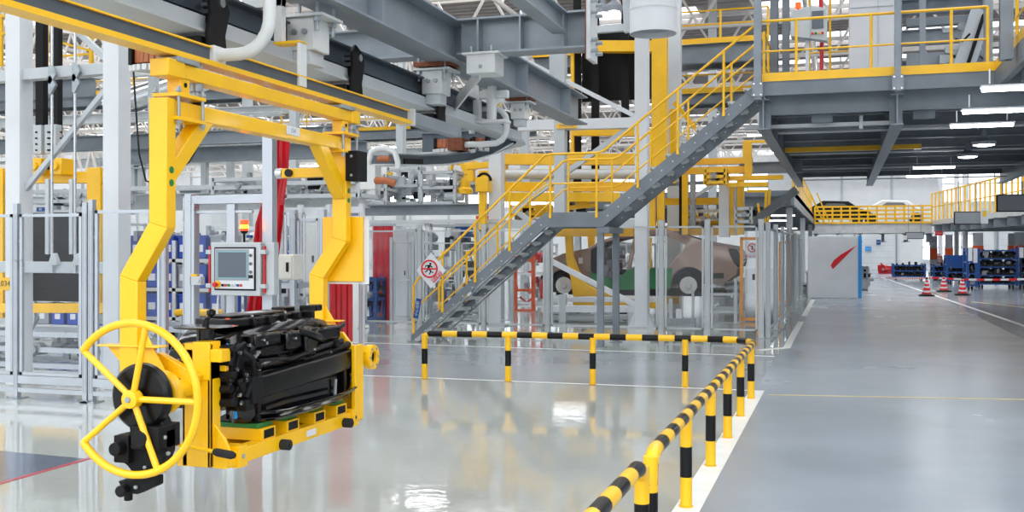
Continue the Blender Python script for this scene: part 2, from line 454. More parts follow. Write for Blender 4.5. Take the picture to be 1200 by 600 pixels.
# ================================================================ striped barriers
RR=.04; ZR=.6
def barrier(label,path,posts,group=None):
    c=posts[0]; t=thing('safety_barrier',label,'barrier',(c[0],c[1],0))
    mb=MB(); stripe_tube(mb,path,RR,.2,'yellow','black'); mb.build('rail','yellow',t)
    for x,y in posts:
        mb=MB(); n=0
        for a,b,m in ((.012,.2,'yellow'),(.2,.4,'black'),(.4,ZR-.01,'yellow')): mb.cyl((x,y,a),(x,y,b),RR,m,18)
        mb.build('post','yellow',t)
        mb=MB(); mb.cyl((x,y,.003),(x,y,.01),.047,'yellow',18); mb.build('base_plate','yellow_dull',t)
    return t
ex=-.97
back=[(-5.19,12.43),(-4.07,12.52),(-2.96,12.54),(-1.82,12.64)]
side=[(ex,11.93),(ex,10.64),(ex,9.38),(ex,8.12),(ex,6.78)]
path=[(-5.19,12.43,.41)]+[V(p) for p in ((-5.19,12.43,.53),(-5.17,12.43,.57),(-5.12,12.435,.595))]+[V((-4.07,12.52,ZR)),V((-2.96,12.56,ZR)),V((-1.82,12.66,ZR))]
path+=[V((-1.42,12.68,ZR)),V((-1.2,12.62,ZR)),V((-1.05,12.48,ZR)),V((-.98,12.28,ZR))]
path+=[V((ex,11.9,ZR)),V((ex,9,ZR)),V((ex,5.58,ZR)),V((ex,5.5,ZR-.02)),V((ex,5.46,ZR-.07)),V((ex,5.455,ZR-.16))]
barrier('long black and yellow striped pipe barrier, bent around the corner of the glossy floor',path,back+side+[(ex,5.455)])
path=[V((ex,5.2,ZR-.16)),V((ex,5.195,ZR-.07)),V((ex,5.15,ZR-.02)),V((ex,5.07,ZR)),V((ex,3,ZR)),V((ex,1.9,ZR)),V((ex,1.86,ZR-.16))]
barrier('nearest black and yellow striped pipe barrier, running out of the bottom of the picture',path,[(ex,5.2),(ex,3.9),(ex,2.8),(ex,1.86)])
# ================================================================ carrier hanging from the yellow edged rail
X0=-3.51; Y1=4.72; Y2=6.82; XL=-3.70; AX=-3.42; AZ=.94
H=thing('yellow_carrier','large yellow carrier frame with open hand wheel, hanging from the yellow edged rail','carrier',(X0,5.77,.5))
def zof(px,py,X): return onX(px,py,X).z
ztop=2.52
mb=MB()
# top beam along Y and two kinked legs
mb.box((X0-.05,Y1+.03,2.425),(X0+.05,Y2-.03,2.515)); mb.build('top_beam','yellow',H,bevel=.006)
for Yc,nm in ((Y1,'leg'),(Y2,'leg')):
    mb=MB(); mb.ribbon([(X0,ztop),(X0,1.83 if Yc==Y1 else 1.77),(XL,1.54 if Yc==Y1 else 1.5),(XL,.86)],.115,'y',Yc-.04,Yc+.04)
    mb.box((XL-.05,Yc-.045,.86),(AX+.03,Yc+.045,.99))
    mb.prism([(XL+.05,1.3),(XL+.05,.99),(AX-.04,.99)],'y',Yc-.008,Yc+.008)
    mb.box((XL-.2,Yc-.05,1.165),(XL+.2,Yc+.04,1.175)); mb.prism([(XL-.17,1.165),(XL-.05,1.165),(XL-.05,1.05)],'y',Yc-.008,Yc+.008)
    lg=mb.build(nm,'yellow',H,bevel=.006)
    for zz in (2.13,2.06): 
        q=MB(); q.cyl((X0+.057,Yc,zz),(X0+.060,Yc,zz),.019,'green',16); q.build('green_dot','green',lg)
for Yc,sg in ((Y1,1),(Y2,-1)):
    mb=MB(); mb.ribbon([(Yc+sg*.02,2.10),(Yc+sg*.38,2.46)],.09,'x',X0-.045,X0+.045); mb.build('corner_brace','yellow',H,bevel=.005)
# carrier bar above and its clamps
mb=MB(); mb.box((X0-.05,Y1-.0,2.645),(X0+.05,Y2+.16,2.725)); mb.box((X0-.06,Y1-.03,2.64),(X0+.06,Y1+.12,2.735)); mb.box((X0-.06,Y2+.06,2.64),(X0+.06,Y2+.18,2.735))
mb.build('carrier_bar','yellow',H,bevel=.005)
for Yc in (Y1+.14,Y2-.02):
    mb=MB(); mb.box((X0-.045,Yc-.04,2.55),(X0+.045,Yc+.04,2.643)); mb.cyl((X0+.046,Yc,2.61),(X0+.05,Yc,2.61),.014,'black_matte')
    mb.box((X0-.085,Yc-.12,2.535),(X0+.085,Yc+.14,2.555)); mb.box((X0-.085,Yc-.12,2.405),(X0+.085,Yc+.14,2.425))
    cl=mb.build('clamp','yellow',H,bevel=.003)
    mb=MB()
    for dy in (-.10,.12):
        for dx in (-.075,.075):
            mb.cyl((X0+dx,Yc+dy,2.37),(X0+dx,Yc+dy,2.59),.009); 
            for z in (2.385,2.56): mb.cyl((X0+dx,Yc+dy,z),(X0+dx,Yc+dy,z+.016),.018,None,6)
    mb.build('bolt','galv',cl)
    mb=MB(); mb.cyl((X0,Yc+.17,2.56),(X0,Yc+.17,2.76),.022); mb.cyl((X0,Yc+.17,2.6),(X0,Yc+.17,2.68),.038); mb.cyl((X0,Yc+.17,2.727),(X0,Yc+.17,2.75),.04,None,6); mb.cyl((X0,Yc+.17,2.52),(X0,Yc+.17,2.57),.028,'black_matte')
    mb.build('pivot_pin','galv',H)
mb=MB(); mb.box((X0+.056,5.93,2.455),(X0+.059,6.1,2.51),'paint_white'); mb.text('104',(X0+.0595,6.015,2.482),.045,(0,1,0),(0,0,1),'steel_blue',.0004)
mb.build('number_plate','paint_white',H)
# buffer arm on the far leg, black block and yellow plate
mb=MB(); mb.box((-4.0,Y2-.03,2.235),(X0-.02,Y2+.03,2.305)); am=mb.build('buffer_arm','yellow',H,bevel=.005)
mb=MB(); mb.cyl((-3.93,Y2-.05,2.27),(-3.93,Y2-.03,2.27),.03,'black'); mb.cyl((-4.0,Y2,2.27),(-4.05,Y2,2.27),.04,'chrome'); mb.build('roller','black',am)
mb=MB(); mb.box((X0+.06,Y2-.06,2.2),(X0+.16,Y2+.1,2.42)); mb.bolts([(X0+.11,Y2-.06,2.24),(X0+.11,Y2-.06,2.38)],(0,-1,0),.012); mb.build('stop_block','black_matte',H,bevel=.004)
mb=MB(); mb.box((-3.70,Y2+.06,1.46),(-3.37,Y2+.085,1.94)); mb.build('backing_plate','yellow',H,bevel=.003)
mb=MB(); mb.box((-3.69,Y2+.087,1.44),(-3.33,Y2+.092,1.92)); mb.build('paper_sheet','paint_white',H)
# rotary bearings
mb=MB(); mb.lathe((AX,Y1-.15,AZ),(0,1,0),[(0,.1),(.01,.115),(.05,.115),(.06,.1)],None,32); mb.cyl((AX,Y1-.2,AZ),(AX,Y1+.14,AZ),.05); mb.build('bearing_flange','yellow',H)
mb=MB(); fx,fy,fz=-3.2,6.62,.935; mb.lathe((fx,fy,fz),(1,0,0),[(0,.04),(0,.088),(.05,.088),(.05,.04)],None,28,closed=True); mb.box((-3.5,6.49,fz+.04),(fx+.02,6.56,fz+.085)); mb.box((-3.5,Y2-.03,.86),(-3.42,Y2+.03,.99)); mb.box((-3.5,6.5,.88),(-3.42,Y2,.96))
mb.build('end_flange','yellow',H,bevel=.003)
mb=MB(); mb.cyl((fx-.02,fy,fz),(fx+.03,fy,fz),.042); fl_=mb.build('flange_hub','black_matte',H)
mb=MB()
for k in range(6): mb.cyl((fx+.05,fy+.066*math.cos(k*pi/3),fz+.066*math.sin(k*pi/3)),(fx+.058,fy+.066*math.cos(k*pi/3),fz+.066*math.sin(k*pi/3)),.008,None,6)
mb.build('flange_screw','galv',H)
mb=MB(); mb.lathe((AX-.01,Y1-.31,AZ),(0,1,0),[(0,.03),(0,.13),(.004,.155),(.02,.172),(.05,.175),(.07,.165),(.08,.1)],None,40); mb.cyl((AX,Y1-.36,AZ),(AX,Y1-.1,AZ),.032); mb.build('brake_disc','black',H)
# hand wheel: open ring with five spokes
YW=Y1-.36; RW=.385
HW=MB()
rim=[V((AX+RW*math.cos(math.radians(t)),YW,AZ+RW*math.sin(math.radians(t)))) for t in [142-i*(284/48.0) for i in range(49)]]
hub=V((AX,YW,AZ))
HW.tube(rim,.0205,None,12)
whl=HW.build('hand_wheel','yellow',H)
HW=MB()
for t in (142,78,0,-67,-142):
    e=hub+V((math.cos(math.radians(t)),0,math.sin(math.radians(t))))*RW; HW.tube([hub,e],.0165,None,10)
HW.build('spoke','yellow',whl)
HW=MB(); HW.lathe((AX,YW-.035,AZ),(0,1,0),[(0,.03),(.004,.045),(.05,.05),(.07,.04)],None,20); HW.cyl((AX,YW-.045,AZ),(AX,YW-.034,AZ),.016,'galv',6); HW.build('hub','yellow',whl)
# gearbox below the disc
mb=MB()
mb.prism([(AX-.10,AZ-.08),(AX+.10,AZ-.1),(AX+.14,AZ-.17),(AX+.14,AZ-.28),(AX+.08,AZ-.4),(AX-.04,AZ-.42),(AX-.1,AZ-.36),(AX-.14,AZ-.34),(AX-.13,AZ-.22),(AX-.08,AZ-.19)],'y',Y1-.08-.2,Y1-.08-.12)
mb.box((AX-.15,Y1-.08-.24,AZ-.34),(AX-.06,Y1-.08-.1,AZ-.2)); mb.box((AX-.03,Y1-.08-.26,AZ-.26),(AX+.14,Y1-.08-.08,AZ-.14))
mb.prism([(AX-.14,AZ-.44),(AX+.09,AZ-.4),(AX+.09,AZ-.45),(AX-.02,AZ-.5),(AX-.1,AZ-.5)],'y',Y1-.08-.22,Y1-.08-.15)
mb.cyl((AX-.09,Y1-.08-.27,AZ-.48),(AX-.09,Y1-.08-.12,AZ-.48),.03); mb.cyl((AX-.1,Y1-.08-.3,AZ-.26),(AX-.1,Y1-.08-.1,AZ-.26),.035)
mb.cyl((AX+.05,Y1-.08-.3,AZ-.2),(AX+.05,Y1-.08-.1,AZ-.2),.045); mb.cyl((AX-.09,Y1-.08-.2,AZ-.54),(AX-.09,Y1-.08-.2,AZ-.43),.022)
mb.bolts([(AX-.1,Y1-.08-.2,AZ-.12),(AX+.14,Y1-.08-.2,AZ-.2),(AX+.16,Y1-.08-.2,AZ-.28),(AX+.02,Y1-.08-.2,AZ-.36),(AX-.02,Y1-.08-.22,AZ-.46)],(0,-1,0),.012,.02,'galv')
mb.build('gearbox','black_matte',H,bevel=.006)
# cradle
mb=MB(); YA=Y1+.12
mb.box((-3.47,YA,.50),(-3.29,YA+.025,1.18)); mb.box((-3.47,YA,.50),(-3.45,YA+.10,1.18)); mb.box((-3.31,YA,.50),(-3.29,YA+.10,1.10))
mb.box((-3.48,YA,1.08),(-3.22,YA+.09,1.15)); mb.box((-3.40,YA-.01,.98),(-3.29,YA+.10,1.19)); mb.box((-3.36,YA+.09,1.10),(-3.25,YA+.12,1.16)); mb.box((-3.36,YA+.09,1.02),(-3.25,YA+.12,1.06))
mb.ribbon([(-3.6,1.1),(-3.34,.98)],.07,'y',YA-.06,YA-.01)
mb.prism([(-3.29,.50),(-3.18,.52),(-3.18,.58),(-3.22,.66),(-3.29,.74)],'y',YA+.03,YA+.05)
mb.build('cradle_end','yellow',H,bevel=.005)
YB=6.46
mb=MB(); mb.prism([(-3.52,.52),(-3.2,.52),(-3.2,.74),(-3.24,.80),(-3.24,1.02),(-3.32,1.12),(-3.5,1.12)],'y',YB,YB+.03)
mb.prism([(-3.2,.52),(-3.2,1.04),(-3.17,1.04),(-3.17,.52)],'y',YB-.1,YB+.03); mb.build('cradle_end','yellow',H,bevel=.005)
mb=MB(); mb.box((-3.27,YA,.50),(-3.19,YB+.03,.585)); mb.box((-3.5,YA,.50),(-3.44,YB+.03,.585)); mb.box((-3.46,YA+.2,.505),(-3.25,YB-.1,.52),'yellow_dull')
for y in (YA+.1,YB-.13): mb.box((-3.285,y,.485),(-3.175,y+.09,.605)); mb.cyl((-3.175,y+.045,.545),(-3.17,y+.045,.545),.014,'galv')
mb.box((-3.188,5.72,.52),(-3.186,5.84,.56),'paint_white')
mb.build('cradle_beam','yellow',H,bevel=.004)
for i,y in enumerate((5.22,5.5,5.84,6.14)):
    mb=MB(); mb.box((-3.52,y,.585),(-3.2,y+.15,.655)); mb.box((-3.199,y+.02,.595),(-3.197,y+.13,.645),'black_matte'); p=mb.build('support_block','yellow',H,bevel=.003)
    mb=MB(); mb.box((-3.5,y-.01,.656),(-3.22,y+.15,.685)); mb.build('green_pad','green_pad',p,bevel=.004)
for y in (5.42,6.23):
    mb=MB(); mb.cyl((-3.19,y,.53),(-3.13,y,.53),.032,None,20); mb.cyl((-3.13,y,.53),(-3.12,y,.53),.016,None,12); mb.build('knob','rubber',H,bevel=.004)
mb=MB(); mb.tube([(-3.6,YA-.1,.66),(-3.3,YA-.1,.625),(-3.2,YA-.1,.615)],.011,'yellow'); mb.tube([(-3.2,YA-.1,.615),(-3.18,YA-.1,.612),(-3.09,YA-.1,.602),(-3.07,YA-.1,.60)],[.016,.022,.022,.014],'rubber',14); mb.build('lever_handle','yellow',H)
# ================================================================ cockpit module carried by the cradle
M=thing('cockpit_module','glossy black car front module resting on green pads in the yellow carrier','car module',(-3.35,5.85,.686))
def loft(mb,secs,m=None,closed=False):
    n=len(secs[0]); vs=[V(p) for s in secs for p in s]; fs=[]
    for i in range(len(secs)-1):
        for k in range(n): fs.append((i*n+k,i*n+(k+1)%n,(i+1)*n+(k+1)%n,(i+1)*n+k))
    fs.append(tuple(range(n-1,-1,-1))); fs.append(tuple((len(secs)-1)*n+k for k in range(n)))
    return mb.add(vs,fs,m)
def dsec(y,xa,xb,z0,z1,bul=.03,sl=.04):
    return [(xa,y,z0),(xb-.02,y,z0),(xb,y,z0+.03),(xb+bul*.5,y,(z0+z1)/2),(xb-sl*.4,y,z1-.05),(xb-sl,y,z1-.015),(xb-sl-.05,y,z1),(xa+.08,y,z1),(xa+.02,y,z1-.02),(xa,y,z1-.08)]
mb=MB(); loft(mb,[dsec(5.02,-3.62,-3.3,1.10,1.19),dsec(5.12,-3.66,-3.24,1.02,1.25),dsec(5.3,-3.68,-3.21,1.0,1.30),dsec(5.75,-3.7,-3.17,.98,1.335),dsec(6.2,-3.7,-3.18,1.0,1.335),dsec(6.45,-3.68,-3.2,1.02,1.30),dsec(6.62,-3.64,-3.26,1.06,1.22)])
mb.build('upper_housing','black_gloss',M,bevel=.01)
mb=MB(); mb.prism([(-3.6,5.3),(-3.34,5.22),(-3.27,5.34),(-3.26,5.7),(-3.3,6.1),(-3.33,6.46),(-3.56,6.5),(-3.62,6.2)],'z',1.31,1.365)
mb.prism([(-3.55,5.36),(-3.36,5.32),(-3.32,5.6),(-3.34,6.05),(-3.52,6.1)],'z',1.365,1.385)
for i in range(5): mb.box((-3.33,5.42+i*.21,1.31),(-3.235,5.45+i*.21,1.372))
mb.box((-3.36,6.28,1.36),(-3.26,6.46,1.41)); mb.box((-3.5,6.12,1.36),(-3.4,6.3,1.40))
mb.build('top_cover','black',M,bevel=.008)
mb=MB()
for y0,y1,z0,z1,x in ((5.26,5.6,1.17,1.27,-3.135),(5.66,5.86,1.12,1.26,-3.12),(6.12,6.5,1.14,1.25,-3.13),(5.3,5.9,1.03,1.08,-3.11)): mb.box((-3.3,y0,z0),(x,y1,z1))
mb.prism([(5.92,1.05),(6.06,1.05),(6.1,1.16),(6.02,1.28),(5.9,1.24)],'x',-3.3,-3.11)
mb.build('fascia_block','black_gloss',M,bevel=.018)
mb=MB(); mb.bolts([(-3.3,5.5,1.37),(-3.3,5.95,1.37),(-3.3,6.3,1.41),(-3.13,5.35,1.22),(-3.115,5.75,1.2),(-3.1,6.0,1.1)],(0,0,1),.012,.012,'chrome'); mb.build('bolt','chrome',M)
mb=MB(); mb.box((-3.46,5.62,1.386),(-3.36,5.82,1.388)); mb.build('label','paint_grey',M)
mb=MB(); mb.lathe((-3.36,5.3,1.345),(0,0,1),[(0,.02),(.012,.024),(.024,.016)],None,12); mb.build('red_cap','orange',M)
mb=MB(); mb.lathe((-3.43,5.0,1.252),(0,0,1),[(0,.05),(.004,.175),(.012,.182),(.016,.15),(.018,.05)],'black_gloss',36); mb.cyl((-3.43,5.0,1.26),(-3.43,5.0,1.30),.02); 
mb.tube([(-3.43,5.0,1.3),(-3.41,5.0,1.31),(-3.40,5.01,1.33)],.01); mb.lathe((-3.40,5.01,1.32),(0,0,1),[(0,.012),(.01,.026),(.03,.026),(.04,.012)],None,12); mb.cyl((-3.43,5.0,1.08),(-3.43,5.0,1.252),.05); mb.build('top_mount','black_gloss',M)
# ribbed dash face with vents and pipes
mb=MB()
for i in range(3):
    y=5.3+i*.45; mb.box((-3.2,y,1.05),(-3.165,y+.03,1.22))
mb.box((-3.19,5.25,1.13),(-3.15,6.5,1.16)); mb.tube([(-3.15,5.3,1.08),(-3.12,5.7,1.06),(-3.13,6.1,1.1),(-3.15,6.55,1.12)],.022)
mb.tube([(-3.16,5.85,1.25),(-3.11,5.95,1.22),(-3.11,6.1,1.18),(-3.16,6.2,1.16)],.03); mb.lathe((-3.2,6.0,1.2),(1,0,0),[(0,.07),(.04,.07),(.05,.05)],None,18,alt=['black_matte','black_matte'])
mb.tube([(-3.2,5.2,1.06),(-3.16,5.9,1.03),(-3.15,6.66,1.08)],.03); mb.tube([(-3.2,6.3,1.25),(-3.15,6.5,1.22),(-3.18,6.65,1.24)],.018)
clutter(mb,(-3.24,5.3,1.0),(-3.17,6.6,1.24),26,5,['black','black_matte','black_gloss','black'],.03,.07)
mb.bolts([(-3.15,5.4,1.2),(-3.15,6.1,1.1),(-3.14,6.32,1.05)],(1,0,0),.011,.02)
mb.build('duct_face','black',M,bevel=.004)
# left side bracket cluster
mb=MB()
mb.box((-3.6,4.99,.98),(-3.2,5.25,1.1)); mb.prism([(-3.62,.84),(-3.1,.80),(-3.06,.9),(-3.1,1.0),(-3.62,1.02)],'y',4.97,5.0); mb.box((-3.55,4.98,.80),(-3.2,5.2,.9))
mb.cyl((-3.2,4.93,.96),(-3.2,5.05,.96),.04); mb.cyl((-3.35,4.92,1.06),(-3.35,5.05,1.06),.045)
mb.tube([(-3.22,4.98,.99),(-3.16,4.93,1.0),(-3.1,4.88,1.01)],.014); mb.lathe((-3.1,4.87,1.01),(0,1,0),[(0,.01),(.008,.024),(.03,.024),(.036,.012)],None,12)
clutter(mb,(-3.6,4.98,.80),(-3.06,5.25,1.22),90,11,['black','black_matte','black_gloss','black','cast_grey'],.03,.075)
R_=random.Random(3)
mb.bolts([(R_.uniform(-3.5,-3.14),4.965,R_.uniform(.78,1.18)) for i in range(20)],(0,-1,0),.011,.018,'cast_grey')
mb.bolts([(-3.1,R_.uniform(5.0,5.25),R_.uniform(.78,1.16)) for i in range(8)],(1,0,0),.011,.018,'cast_grey')
mb.build('steering_bracket','black',M,bevel=.003)
mb=MB(); mb.tube([(-3.2,4.98,1.16),(-3.17,4.95,1.19),(-3.15,4.96,1.23)],.014); mb.build('connector','blue_bright',M)
mb=MB(); mb.lathe((-3.15,4.94,.955),(0,1,0),[(0,.015),(.02,.017)],None,10); mb.build('yellow_cap','yellow',M)
# bumper beam
def bsec(y,x,z,h=.145,d=.1): return [(x-d,y,z),(x,y,z),(x+.012,y,z+h*.5),(x,y,z+h),(x-d,y,z+h)]
mb=MB(); loft(mb,[bsec(5.04,-3.06,.855),bsec(5.3,-3.04,.865),bsec(5.7,-3.03,.885),bsec(6.15,-3.04,.895),bsec(6.5,-3.08,.9),bsec(6.68,-3.12,.9)]); 
mb.build('bumper_beam','black',M,bevel=.008)
mb=MB(); mb.box((-3.2,5.035,.84),(-3.03,5.16,1.01)); mb.box((-3.2,6.6,.86),(-3.09,6.7,1.04)); mb.build('beam_end_bracket','black_matte',M,bevel=.004)
# radiator and lower fairing
mb=MB(); mb.box((-3.4,5.2,.70),(-3.2,6.5,1.02)); 
mb.box((-3.2,5.26,.72),(-3.192,6.42,.87),'black_gloss')
mb.box((-3.22,5.2,.70),(-3.17,5.24,1.0)); mb.box((-3.22,6.44,.70),(-3.16,6.48,1.0)); mb.tube([(-3.17,6.3,.72),(-3.17,6.31,.85)],.012,'cast_grey'); mb.build('radiator','black',M,bevel=.004)
mb=MB(); loft(mb,[[(-3.5,y,.69),(-3.12+dx,y,.69),(-3.1+dx,y,.71),(-3.12+dx,y,.73),(-3.4,y,.74)] for y,dx in ((5.2,-.08),(5.35,0),(5.8,.03),(6.3,0),(6.62,-.06))]); mb.tube([(-3.18,5.2,.75),(-3.08,5.4,.75),(-3.05,5.85,.755),(-3.08,6.35,.755),(-3.15,6.66,.76)],.012); mb.build('lower_lip','black_gloss',M,bevel=.004)
mb=MB(); loft(mb,[[(x-r,5.2,.69+z),(x,5.14-r*.2,.69+z),(x+r,5.2,.69+z),(x+r,5.34,.69+z),(x-r,5.34,.69+z)] for x,r,z in ((-3.3,.08,0),(-3.28,.1,.06),(-3.28,.08,.14),(-3.3,.07,.25),(-3.32,.06,.3))]); mb.build('side_duct','black_gloss',M,bevel=.01)
mb=MB(); mb.lathe((-3.18,6.58,.72),(0,0,1),[(0,.04),(.03,.075),(.1,.09),(.17,.075),(.2,.04),(.24,.03)],None,18); mb.build('reservoir','black_gloss',M)
mb=MB(); mb.tube([(-3.14,5.02,.75),(-3.13,5.0,.80),(-3.14,5.03,.84)],.012); mb.build('blue_tab','blue_bright',M)
for ch in M.children:
    if ch.name.startswith('top_mount'): continue
    for v in ch.data.vertices:
        v.co.x=v.co.x*.95-(.12 if ch.name.split('.')[0] not in ('radiator','lower_lip','side_duct') else .04); v.co.y=v.co.y*.86-.08; v.co.z*=.88
R_=random.Random(17)
for nm,poly,xx in (('hinge_plate',[(4.97,1.02),(5.0,1.13),(5.12,1.17),(5.22,1.1),(5.2,1.0),(5.08,.97)],-3.24),('hinge_plate',[(4.96,.88),(5.06,.97),(5.2,.95),(5.25,.86),(5.12,.82),(4.99,.82)],-3.22),('clamp_plate',[(5.1,.9),(5.1,1.06),(5.2,1.09),(5.3,1.0),(5.28,.9)],-3.27)):
    mb=MB(); mb.prism(poly,'x',xx-.03,xx); mb.prism([(y*.7+5.08*.3,z*.7+.3*(poly[0][1]+.04)) for y,z in poly],'x',xx,xx+.015); mb.build(nm,'black_matte',M,bevel=.006)
    mb=MB(); mb.bolts([(xx+.012,y*.82+5.12*.18,z*.82+.18*(poly[0][1]+.03)) for y,z in poly],(1,0,0),.013,.014,'chrome'); mb.build('bolt','chrome',M)
mb=MB()
for i in range(5): mb.cyl((-3.32,4.95,.84+i*.075),(-3.2-.02*(i%2),4.94,.85+i*.075),.024,None,10)
mb.tube([(-3.2,5.02,1.12),(-3.16,5.06,1.08),(-3.17,5.1,.98),(-3.2,5.05,.86)],.016); mb.tube([(-3.22,5.0,.9),(-3.15,4.95,.92),(-3.14,4.9,.98)],.013)
mb.build('spindle','black_matte',M,bevel=.004)
# ================================================================ overhead rails
def rail_thing(name,label,p,q,w,h,t,m,mf=None,cat='rail',bracket=None):
    mb=MB(); mb.ibeam(p,q,w,h,t,m,mf); return tag(mb.build(name,m),label,cat)
t=thing('overhead_rail','yellow edged grey overhead rail directly above the hanging carrier','rail',(X0,5.5,2.8))
mb=MB(); mb.box((X0-.015,2,2.79),(X0+.012,8.0,2.87)); mb.build('web','web_dark',t)
mb=MB(); mb.box((X0-.05,2.0,2.87),(X0+.03,8.0,2.88)); mb.box((X0-.06,2.0,2.76),(X0+.055,8.0,2.79)); mb.build('flange','yellow',t)
mb=MB()
for y in (8.02,): mb.box((X0-.07,y-.02,2.75),(X0+.07,y+.02,2.89)); 
mb.box((X0-.05,8.03,2.77),(X0+.05,9.2,2.87),'steel_blue'); mb.build('joint_plate','steel_pale',t)
# trolleys of the carrier on the rail
for y in (Y1+.14,Y2-.02):
    mb=MB(); mb.box((X0-.07,y-.1,2.727),(X0+.07,y+.1,2.755)); mb.cyl((X0,y-.03,2.74),(X0,y-.03,2.77),.03); mb.build('trolley','galv',H,bevel=.003)
# big rail with pale bottom flange
XT=-3.9; ZT0=3.05
t=thing('conveyor_rail','long blue grey overhead conveyor rail with pale bottom flange, curving left at its far end','rail',(XT,8,ZT0))
mb=MB(); mb.box((XT-.01,1.5,ZT0+.03),(XT+.01,12.2,ZT0+.3)); mb.box((XT-.1,1.5,ZT0+.285),(XT+.1,12.2,ZT0+.30)); mb.box((XT-.02,1.5,ZT0+.15),(XT+.04,12.2,ZT0+.19)); mb.build('web','web_dark',t)
mb=MB(); mb.box((XT-.11,1.5,ZT0),(XT+.14,12.2,ZT0+.018)); mb.box((XT+.08,1.5,ZT0+.018),(XT+.11,12.2,ZT0+.11)); mb.build('flange','paint_grey',t)
# curved end
ca=[V((XT-1.6+1.6*math.cos(math.radians(a)),12.2+1.3*math.sin(math.radians(a)),ZT0)) for a in range(0,100,8)]
mb=MB()
for p,q in zip(ca[:-1],ca[1:]): mb.bar(p+V((0,0,.15)),q+V((0,0,.15)),.02,.27,'web_dark'); mb.bar(p+V((0,0,.01)),q+V((0,0,.01)),.22,.018,'steel_pale'); mb.bar(p+V((0,0,.29)),q+V((0,0,.29)),.2,.016)
mb.build('curve','steel_dark',t)
# inner curved rail of the lower track
t=thing('curved_rail','dark curved overhead rail sweeping left behind the yellow carrier','rail',(-4.5,10,2.85))
mb=MB(); cc=[onY(px,py,y) for px,py,y in ((462,187,9.3),(490,188,10.0),(520,187,10.6),(548,183,11.2),(575,175,11.7),(597,163,12.0))]
ad=V((0,.22,0))
for p,q in zip(cc[:-1],cc[1:]): mb.bar(p,q,.03,.085,'web_dark'); mb.bar(p+V((0,0,-.055)),q+V((0,0,-.055)),.14,.018,'paint_grey'); mb.bar(p+V((0,0,.05)),q+V((0,0,.05)),.12,.015,'steel_dark'); mb.bar(p+ad,q+ad,.03,.06,'black_matte')
p,q=onY(395,188,9.2),cc[0]; mb.bar(p,q,.03,.085,'web_dark'); mb.bar(p+V((0,0,-.055)),q+V((0,0,-.055)),.14,.018,'paint_grey')
mb.build('beam','steel_dark',t)
# trolley brackets on the big rail: black forged arms
for y,lab in ((5.55,'nearest black forged trolley arm hooked on the big overhead rail'),(7.5,'second black forged trolley arm on the big overhead rail, over the carrier bar'),(9.35,'third black forged trolley arm on the big overhead rail, below the rusty plate')):
    t=thing('rail_trolley',lab,'trolley',(XT,y,ZT0-.16))
    mb=MB(); mb.prism([(y-.08,ZT0+.24),(y-.02,ZT0+.3),(y+.1,ZT0+.25),(y+.14,ZT0+.16),(y+.09,ZT0-.0),(y+.11,ZT0-.12),(y+.04,ZT0-.17),(y-.09,ZT0-.14),(y-.1,ZT0+.0),(y-.07,ZT0+.12)],'x',XT+.155,XT+.18); mb.build('arm','black_matte',t,bevel=.004)
    mb=MB(); mb.cyl((XT+.06,y+.03,ZT0+.2),(XT+.2,y+.03,ZT0+.2),.03,'chrome'); mb.cyl((XT+.02,y+.02,ZT0+.09),(XT+.12,y+.02,ZT0+.09),.05,'black_matte'); mb.build('wheel','chrome',t)
    mb=MB(); mb.box((XT-.14,y-.12,ZT0-.12),(XT+.14,y+.06,ZT0-.03)); mb.box((XT-.15,y-.02,ZT0-.16),(XT+.15,y+.04,ZT0-.12)); mb.cyl((XT-.16,y,ZT0-.06),(XT+.17,y,ZT0-.06),.022,'galv'); mb.build('block','black_matte',t,bevel=.004)
# pale pipe hooks carrying the copper collector shoes
def hook(label,x,y,top,zb,left=.32,r=.038,drop=True):
    t=thing('pipe_hook',label,'pipe hook',(x,y,zb))
    mb=MB(); pts=[V((x,y,top)),V((x,y,zb+.22))]+[V((x-.2+.2*math.cos(math.radians(a)),y,zb+.2+.2*math.sin(math.radians(a)))) for a in range(-10,-91,-16)]+[V((x-left,y,zb))]
    mb.tube(pts,r,None,14); mb.build('pipe','cable_grey',t)
    mb=MB(); mb.box((x-left-.1,y-.06,zb-.05),(x-left,y+.06,zb+.05)); mb.box((x-left-.16,y-.05,zb-.045),(x-left-.1,y+.05,zb+.045),'rust'); mb.build('shoe_holder','cable_grey',t,bevel=.004)
    return t
hx=onY(320,20,5.35)
hook('thick pale pipe hook bending under the big rail at the top left',onY(316,20,5.2).x,5.2,3.9,onY(300,62,5.2).z,.33)
x2=onY(594,140,11).x; t=thing('pipe_hook','pale C shaped pipe hook at the far end of the big rail','pipe hook',(x2,11,2.7))
z0=onY(594,168,11).z; z1=onY(594,126,11).z; rr=.17
pts=[V((x2-.42,11,z1-.28)),V((x2-.42,11,z1-.1)),V((x2-.38,11,z1-.02)),V((x2-.3,11,z1)),V((x2-.17,11,z1))]+[V((x2-rr+rr*math.cos(math.radians(a)),11,z1-rr+rr*math.sin(math.radians(a)))) for a in (75,50,25,0)]+[V((x2-rr+rr*math.cos(math.radians(a)),11,z0+rr+rr*math.sin(math.radians(a)))) for a in (0,-25,-50,-75)]+[V((x2-.28,11,z0)),V((x2-.55,11,z0))]
mb=MB(); mb.tube(pts,.035,None,14); mb.build('pipe','cable_grey',t); mb=MB(); mb.box((x2-.68,10.9,z0-.07),(x2-.5,11.1,z0+.07)); mb.build('shoe_holder','rust',t)
x3=onY(450,180,9.0).x
t=thing('pipe_hook','pale upside down U shaped pipe with copper shoes beside the yellow carrier','pipe hook',(x3,9,2.4))
a0=onY(432,210,9.0);a1=onY(466,205,9.0); zt=onY(450,174,9.0).z
